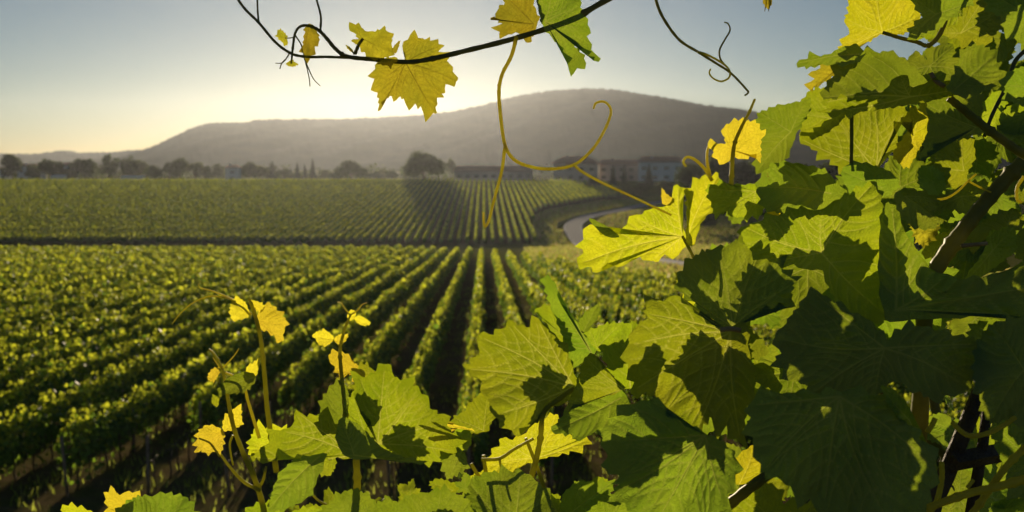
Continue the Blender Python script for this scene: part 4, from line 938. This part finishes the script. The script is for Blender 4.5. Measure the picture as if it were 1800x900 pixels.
LV(1.04, [(1400, 200), (1412, 176), (1425, 160), (1442, 156), (1466, 170), (1490, 180), (1480, 205), (1450, 230), (1430, 240), (1410, 235)], (1470, 210), 'lime', fold=.1, seed=110)
LV(1.03, [(1405, 244), (1420, 238), (1434, 230), (1448, 218), (1467, 207), (1480, 198), (1500, 196), (1530, 190), (1560, 192), (1588, 188), (1594, 202), (1582, 216), (1572, 226), (1578, 244), (1574, 262), (1556, 270), (1545, 290), (1520, 296), (1500, 305), (1478, 296), (1462, 282), (1444, 270), (1424, 258)], (1540, 300), 'lime', cup=-.1, fold=.1, wave=.05, seed=111, veins=[(1408, 245), (1470, 208), (1538, 192), (1588, 200)], label='broad sunlit leaf below the wavy folded leaf')
LV(.92, [(1330, 330), (1345, 300), (1375, 285), (1410, 290), (1450, 300), (1480, 330), (1500, 360), (1470, 375), (1430, 372), (1380, 375), (1345, 365)], (1460, 340), 'green', seed=112)
LV(.90, [(1300, 402), (1320, 396), (1344, 386), (1366, 380), (1390, 370), (1414, 366), (1432, 372), (1447, 367), (1472, 352), (1500, 340), (1518, 328), (1536, 318), (1546, 340), (1550, 370), (1554, 400), (1566, 450), (1580, 510), (1570, 558), (1530, 566), (1494, 551), (1474, 534), (1464, 517), (1450, 490), (1446, 474), (1420, 474), (1396, 464), (1372, 466), (1350, 455), (1330, 452), (1312, 430)], (1444, 444), 'lime', cup=-.08, fold=.12, wave=.04, seed=113, tooth=.7, veins=[(1310, 400), (1360, 460), (1446, 368), (1534, 322), (1560, 555)], label='big half-lit leaf left of the thick cane')
LV(.87, [(1548, 400), (1552, 372), (1565, 354), (1578, 366), (1586, 400), (1604, 430), (1640, 478), (1670, 486), (1700, 494), (1740, 484), (1790, 470), (1850, 466), (1850, 565), (1760, 552), (1689, 557), (1640, 560), (1600, 562), (1560, 566), (1548, 520), (1545, 460)], (1575, 545), 'green', cup=.1, fold=.15, wave=.085, tilt=(0, -0.5), seed=114, tooth=.35, veins=[(1568, 360), (1660, 488), (1845, 500), (1830, 555)], label='very broad dark leaf reaching to the right edge')
LV(.88, [(1200, 476), (1212, 458), (1235, 444), (1262, 436), (1290, 432), (1318, 436), (1340, 432), (1352, 448), (1370, 456), (1376, 474), (1397, 490), (1390, 508), (1392, 540), (1370, 538), (1356, 546), (1330, 552), (1312, 564), (1290, 574), (1270, 576), (1250, 558), (1232, 548), (1222, 530), (1205, 520), (1190, 500)], (1288, 575), 'green', cup=.15, fold=.15, wave=.085, tilt=(0, -0.7), seed=115, veins=[(1206, 480), (1262, 438), (1338, 436), (1392, 500), (1200, 512)], label='dark green leaf above the half-lit central leaf')
LV(.86, [(1104, 640), (1106, 600), (1116, 576), (1130, 568), (1142, 560), (1132, 548), (1150, 532), (1172, 528), (1192, 518), (1208, 530), (1224, 548), (1245, 566), (1270, 578), (1300, 572), (1312, 566), (1316, 590), (1314, 612), (1322, 640), (1327, 668), (1324, 694), (1312, 716), (1308, 745), (1300, 776), (1286, 762), (1274, 742), (1262, 748), (1245, 728), (1236, 745), (1226, 762), (1212, 752), (1200, 734), (1188, 740), (1176, 724), (1160, 720), (1152, 694), (1134, 688), (1112, 694), (1116, 664)], (1284, 584), 'lime', cup=-.15, fold=.12, wave=.085, tilt=(0, -0.35), seed=116, veins=[(1108, 606), (1140, 552), (1196, 522), (1114, 686), (1226, 756), (1300, 770)], label='large central leaf with a dark shadowed middle and lit toothed edge')
LV(.93, [(1195, 500), (1188, 482), (1205, 490), (1225, 510), (1240, 520), (1252, 548), (1262, 560), (1240, 560), (1215, 540), (1202, 520)], (1250, 555), 'chart', seed=117)
LV(.79, [(1362, 592), (1376, 578), (1390, 556), (1405, 540), (1418, 520), (1432, 512), (1452, 522), (1467, 533), (1500, 552), (1530, 564), (1560, 600), (1594, 572), (1640, 580), (1672, 590), (1717, 600), (1724, 630), (1716, 656), (1692, 692), (1664, 694), (1640, 702), (1618, 688), (1600, 680), (1582, 670), (1558, 674), (1540, 700), (1514, 690), (1500, 696), (1470, 688), (1430, 694), (1418, 676), (1390, 666), (1378, 648), (1358, 640), (1376, 618)], (1555, 612), 'green', cup=-.1, fold=.12, wave=.085, tilt=(0, -0.7), seed=118, veins=[(1368, 596), (1432, 516), (1432, 688), (1540, 694), (1700, 680), (1716, 604)], label='deep dark leaf below the very broad one')
LV(.71, [(1326, 700), (1360, 694), (1400, 690), (1430, 694), (1467, 688), (1500, 690), (1550, 698), (1568, 716), (1580, 735), (1596, 746), (1608, 764), (1628, 786), (1645, 812), (1638, 832), (1636, 850), (1630, 884), (1600, 925), (1540, 935), (1467, 905), (1448, 894), (1432, 884), (1416, 870), (1392, 857), (1370, 840), (1342, 830), (1330, 790), (1318, 748)], (1475, 697), 'green', cup=-.1, fold=.1, wave=.085, tilt=(0, -0.6), seed=119, veins=[(1344, 826), (1450, 885), (1560, 915), (1636, 815), (1328, 712)], label='lowest big dark leaf, left of the wooden stake')
LV(.79, [(1060, 770), (1074, 742), (1092, 724), (1110, 712), (1130, 706), (1152, 704), (1180, 722), (1212, 752), (1236, 762), (1262, 772), (1290, 798), (1294, 830), (1284, 860), (1262, 905), (1230, 935), (1150, 935), (1134, 908), (1112, 900), (1096, 880), (1078, 872), (1090, 850), (1104, 838), (1084, 834), (1062, 822), (1070, 798)], (1240, 765), 'green', cup=-.15, fold=.15, wave=.085, tilt=(0, -0.6), seed=120, veins=[(1064, 776), (1080, 866), (1105, 835), (1150, 925), (1270, 880)], label='dark leaf under the large central leaf')
LV(.70, [(1548, 678), (1574, 686), (1598, 716), (1622, 764), (1646, 818), (1630, 812), (1604, 776), (1580, 738), (1562, 710)], (1598, 738), 'lime', tooth=.2, fold=.4, seed=121)
LV(.78, [(1718, 612), (1728, 588), (1745, 570), (1790, 560), (1845, 566), (1845, 745), (1790, 746), (1765, 736), (1742, 742), (1728, 720), (1722, 696), (1712, 660)], (1800, 650), 'green', fold=.1, tilt=(0, -0.5), seed=122)
LV(.84, [(1742, 762), (1746, 742), (1765, 730), (1800, 736), (1850, 740), (1850, 890), (1790, 872), (1764, 852), (1768, 826), (1757, 800), (1762, 780)], (1820, 810), 'green', tooth=1.2, seed=123)
LV(1.0, [(1276, 846), (1286, 815), (1302, 798), (1326, 782), (1342, 792), (1340, 820), (1330, 838), (1302, 852)], (1300, 850), 'chart', seed=124, tooth=.4)
LV(.80, [(1252, 915), (1280, 890), (1310, 868), (1342, 846), (1356, 856), (1372, 862), (1376, 886), (1400, 880), (1420, 890), (1450, 876), (1475, 884), (1490, 912), (1420, 945), (1280, 945)], (1380, 935), 'lime', fold=.1, seed=125)
LV(.97, [(1694, 497), (1706, 474), (1720, 458), (1730, 440), (1736, 418), (1742, 404), (1756, 406), (1768, 398), (1784, 404), (1786, 424), (1784, 440), (1766, 456), (1748, 470), (1730, 484), (1712, 494)], (1745, 440), 'lime', seed=126, tooth=.6)
LV(.99, [(1782, 440), (1790, 408), (1810, 396), (1850, 400), (1850, 470), (1810, 468)], (1820, 440), 'lime', seed=127, tooth=.6)
LV(1.02, [(1690, 430), (1706, 408), (1724, 392), (1744, 378), (1764, 374), (1782, 366), (1796, 376), (1800, 396), (1780, 405), (1742, 410), (1728, 432), (1710, 440)], (1770, 400), 'lime', seed=128)
LV(1.08, [(1620, 450), (1628, 426), (1632, 410), (1652, 412), (1676, 404), (1694, 396), (1680, 430), (1655, 470), (1634, 470)], (1645, 440), 'chart', seed=129, tooth=.5)
LV(.86, [(1572, 345), (1590, 330), (1620, 338), (1650, 352), (1640, 375), (1652, 392), (1630, 402), (1605, 398), (1585, 380)], (1590, 345), 'green', fold=.4, seed=130)
LV(.93, [(1740, 500), (1752, 486), (1780, 470), (1810, 455), (1850, 460), (1850, 500), (1800, 502)], (1800, 480), 'lime', tooth=.4, seed=131)
LV(.90, [(1700, 600), (1712, 572), (1740, 562), (1775, 566), (1790, 590), (1760, 600), (1730, 610)], (1760, 585), 'green', seed=132)

stalk('cut_stalk', Gv, [(1266, 580), (1284, 578), (1302, 581)], .845, 4.2, 4.6, M['dry'])
LV(.9, [(1600, 392), (1612, 384), (1626, 392), (1640, 400), (1652, 396), (1646, 412), (1636, 424), (1624, 432), (1612, 424), (1606, 408)], (1622, 406), 'gold', fold=.5, tooth=1.6, wave=.2, seed=133, name='withered_leaf', label='withered brown leaf scrap')
LV(.92, [(1350, 372), (1362, 364), (1372, 372), (1366, 386), (1354, 388)], (1360, 386), 'yellow', fold=.4, seed=134)
stalk('tendril', Gv, [(1640, 352), (1664, 348), (1684, 336), (1702, 318), (1716, 306)], .93, 2.2, 1.6, M['stemy'])
stalk('tendril', Gv, [(1702, 318), (1724, 330), (1742, 338)], .93, 2.0, 1.4, M['stemy'])
# ---- grapevine at the upper right
Gu = root('vine_shoot', 1820, 285, .9, 'leafy upper shoot with a wavy folded leaf on a brown stalk, at the top right', 'vine shoot')
LU = lambda *a, **k: L(Gu, *a, **k)
stalk('cane', Gu, [(1668, 172), (1690, 190), (1722, 216), (1762, 246), (1800, 272), (1850, 300)], .88, 6.5, 8.5, M['caneg'], 1)
stalk('cane', Gu, [(1552, 57), (1580, 66), (1612, 74), (1632, 80), (1652, 60), (1668, 20), (1690, -30)], .93, 3.2, 4.6, M['caneg'], 1)
stalk('cane', Gu, [(1850, 60), (1790, 100), (1770, 150), (1745, 200), (1730, 240)], 1.0, 4, 3, M['cane'], 1)
LU(.95, [(1468, 103), (1474, 89), (1484, 74), (1494, 56), (1488, 44), (1485, 34), (1492, 22), (1492, 8), (1498, -10), (1518, -34), (1560, -38), (1598, -22), (1610, 8), (1614, 18), (1618, 30), (1612, 42), (1600, 54), (1580, 60), (1562, 62), (1548, 60), (1530, 70), (1510, 84), (1490, 98)], (1551, 56), 'chart', cup=.1, fold=.2, wave=.05, seed=141, tooth=.8, veins=[(1470, 100), (1488, 34), (1540, -34), (1616, 28)], label='sunlit fan-shaped leaf at the top')
LU(.93, [(1400, 112), (1416, 104), (1440, 100), (1460, 95), (1478, 84), (1500, 80), (1522, 92), (1510, 108), (1486, 114), (1464, 112), (1440, 113), (1418, 118)], (1510, 95), 'green', fold=.3, seed=142, label='dark narrow leaf pointing left against the sky')
LU(.96, [(1423, 158), (1430, 146), (1432, 138), (1428, 126), (1440, 122), (1446, 112), (1470, 108), (1490, 104), (1482, 118), (1466, 128), (1458, 140), (1447, 144), (1434, 150)], (1484, 108), 'gold', fold=.2, seed=143, label='tattered golden-green leaf against the sky')
LU(.93, [(1446, 172), (1452, 152), (1464, 138), (1470, 126), (1490, 114), (1516, 94), (1540, 96), (1560, 90), (1590, 106), (1626, 138), (1640, 158), (1600, 172), (1560, 176), (1500, 172), (1470, 172)], (1620, 152), 'green', fold=.2, wave=.07, tilt=(0, -0.4), seed=144)
LU(.88, [(1442, 180), (1462, 176), (1489, 174), (1512, 172), (1534, 168), (1552, 162), (1562, 152), (1570, 141), (1584, 132), (1596, 140), (1600, 154), (1612, 154), (1624, 148), (1640, 142), (1676, 146), (1712, 152), (1690, 164), (1655, 172), (1611, 182), (1580, 186), (1533, 194), (1490, 198), (1443, 199), (1462, 188)], (1600, 170), 'lime', cup=.2, fold=.5, wave=.09, seed=145, tooth=.6, veins=[(1446, 196), (1446, 180), (1584, 136), (1705, 152)], label='long wavy leaf folded along its midrib')
LU(.85, [(1664, 156), (1676, 136), (1686, 108), (1690, 90), (1712, 80), (1734, 84), (1748, 96), (1752, 112), (1758, 126), (1760, 143), (1746, 152), (1733, 158), (1700, 166), (1680, 166)], (1680, 156), 'green', fold=.2, tilt=(0, -0.5), seed=146, label='blue-green dark leaf beside the brown stalk')
LU(1.0, [(1682, 44), (1662, 47), (1654, 57), (1664, 64), (1674, 68), (1686, 66), (1692, 84), (1711, 78), (1730, 82), (1744, 66), (1762, 40), (1744, 36), (1758, 20), (1740, 12), (1732, -8), (1711, -12), (1704, 11), (1692, 30)], (1689, 58), 'lime', wave=.05, seed=147, label='lit green leaf in the gap below the top edge')
LU(.91, [(1603, 70), (1598, 54), (1611, 42), (1622, 30), (1610, 12), (1604, -8), (1640, -24), (1700, -14), (1712, 0), (1690, 16), (1668, 32), (1650, 48), (1640, 56), (1620, 62)], (1645, 25), 'green', fold=.2, seed=148)
LU(.82, [(1736, 8), (1738, -20), (1850, -30), (1850, 95), (1800, 80), (1782, 66), (1764, 50), (1770, 30), (1750, 24)], (1800, 20), 'green', fold=.1, seed=149)
LU(.84, [(1760, 150), (1772, 128), (1800, 118), (1850, 120), (1850, 190), (1800, 186), (1775, 176)], (1830, 160), 'green', seed=150)
LU(1.0, [(1570, 272), (1580, 256), (1592, 236), (1604, 214), (1585, 220), (1584, 208), (1596, 202), (1602, 188), (1614, 194), (1620, 180), (1634, 188), (1634, 212), (1624, 246), (1610, 270), (1598, 293), (1582, 288)], (1606, 240), 'chart', wave=.04, seed=151, tooth=.7, veins=[(1622, 184), (1590, 288)], label='narrow bright leaf standing on its edge')
LU(.91, [(1620, 284), (1626, 250), (1634, 214), (1630, 184), (1660, 172), (1722, 166), (1726, 200), (1724, 222), (1738, 230), (1700, 240), (1664, 246), (1642, 262)], (1716, 224), 'green', wave=.06, tilt=(0, -0.5), seed=152)
LU(1.12, [(1626, 300), (1634, 280), (1652, 264), (1676, 250), (1692, 236), (1706, 240), (1714, 272), (1702, 300), (1692, 334), (1665, 326), (1640, 314)], (1694, 300), 'lime', seed=153)
LU(1.05, [(1614, 300), (1630, 290), (1656, 304), (1662, 330), (1646, 344), (1620, 338)], (1640, 320), 'green', seed=154)
LU(1.08, [(1630, 370), (1640, 350), (1670, 338), (1700, 322), (1740, 320), (1750, 340), (1720, 350), (1700, 376), (1670, 366)], (1690, 345), 'lime', seed=155)
LU(1.1, [(1715, 230), (1722, 190), (1750, 160), (1775, 152), (1770, 180), (1758, 200), (1748, 230), (1730, 240)], (1745, 190), 'lime', seed=156)
LU(1.12, [(1750, 215), (1770, 190), (1800, 175), (1850, 190), (1830, 240), (1790, 236), (1786, 250), (1760, 232)], (1800, 200), 'lime', seed=157)
LU(.97, [(1480, 300), (1500, 285), (1530, 290), (1560, 300), (1580, 320), (1560, 345), (1520, 350), (1490, 330)], (1550, 330), 'green', seed=158)

stalk('cut_stalk', Gu, [(1636, 128), (1645, 142), (1660, 152)], .865, 3.6, 4.4, M['dry'])
stalk('tendril', Gu, [(1498, 176), (1497, 200), (1497, 250), (1496, 300)], .97, 3.4, 3.0, M['caneg'])
# ---- shaded foliage behind
Bk = root('grapevine', 1750, 1000, 1.4, 'shaded grapevine foliage seen through the gaps behind the big right-hand leaves', 'grapevine')
stalk('cane', Bk, [(1700, 1100), (1660, 800), (1620, 600), (1600, 400), (1640, 200), (1660, 60)], 1.35, 9, 5, M['cane'], 4)
stalk('cane', Bk, [(1660, 800), (1500, 640), (1400, 560), (1350, 480)], 1.25, 7, 4, M['cane'], 4)
def inreg(x, y):
    lb = np.interp(y, [-40, 60, 130, 200, 300, 380, 440, 540, 640, 760, 930], [1640, 1600, 1560, 1500, 1480, 1420, 1340, 1320, 1250, 1180, 1150])
    return x > lb
# unseen leaves added to cast shade on the big leaves, hidden behind broad ones
for (x, y, D, sz) in ((1225, 600, 1.0, 105), (1300, 640, .97, 120), (1400, 650, .97, 130), (1260, 690, .98, 110),
                      (1300, 500, 1.02, 105), (1420, 470, 1.0, 130), (1550, 500, .98, 140), (1190, 600, 1.03, 80), (1212, 596, .935, 78), (955, 640, .965, 62), (716, 716, .91, 52), (1440, 600, .93, 120)):
    G(Bk, x, y, D, sz, fg.uniform(180, 360), fg.uniform(-25, 25), fg.uniform(-25, 25), 'green')
cnt = 0
while cnt < 82:
    x = fg.uniform(1150, 1860); y = fg.uniform(-40, 940)
    if not inreg(x, y): continue
    if y > 430 and cnt > 50: continue
    D = fg.uniform(1.08, 1.55) if y < 430 else fg.uniform(1.0, 1.5)
    G(Bk, x, y, D, fg.uniform(70, 115) / D, fg.uniform(180, 380), fg.uniform(-45, 45), fg.uniform(-50, 50), 'lime' if fg.random() < .3 else 'green')
    cnt += 1

# ---- wooden stake with a cross piece
St = root('stake', 1690, 980, .92, 'weathered dark wooden stake leaning among the lowest leaves, with a short cross piece', 'stake')
def stake():
    D = .92; k = D / F
    a = P(1640, 1050, D); c = P(1663, 835, D); e = P(1722, 690, D)
    b = MB(); b.tube([P(1625, 960, D), P(1640, 885, D), c.lerp(e, .0), c.lerp(e, .3), c.lerp(e, .7), e, e + (e - c) * .02], [17 * k, 16 * k, 15.5 * k, 14.5 * k, 14 * k, 13.5 * k, 8 * k], M['wood'], 10)
    o = b.build('pole', St); o.data.transform(Matrix.Translation(-St.location))
    b = MB(); p0 = P(1672, 812, D - .01); p1 = P(1790, 790, D + .03); b.tube([p0, p0.lerp(p1, .5), p1], [17 * k, 17 * k, 17 * k], M['wood'], 4)
    o = b.build('cross_piece', St, smooth=False); o.data.transform(Matrix.Translation(-St.location))
    b = MB(); b.tube([P(1735, 720, D + .01), P(1728, 780, D + .01), P(1690, 1000, D + .01)], [9 * k, 10 * k, 12 * k], M['wood'], 6)
    o = b.build('brace', St); o.data.transform(Matrix.Translation(-St.location))
stake()
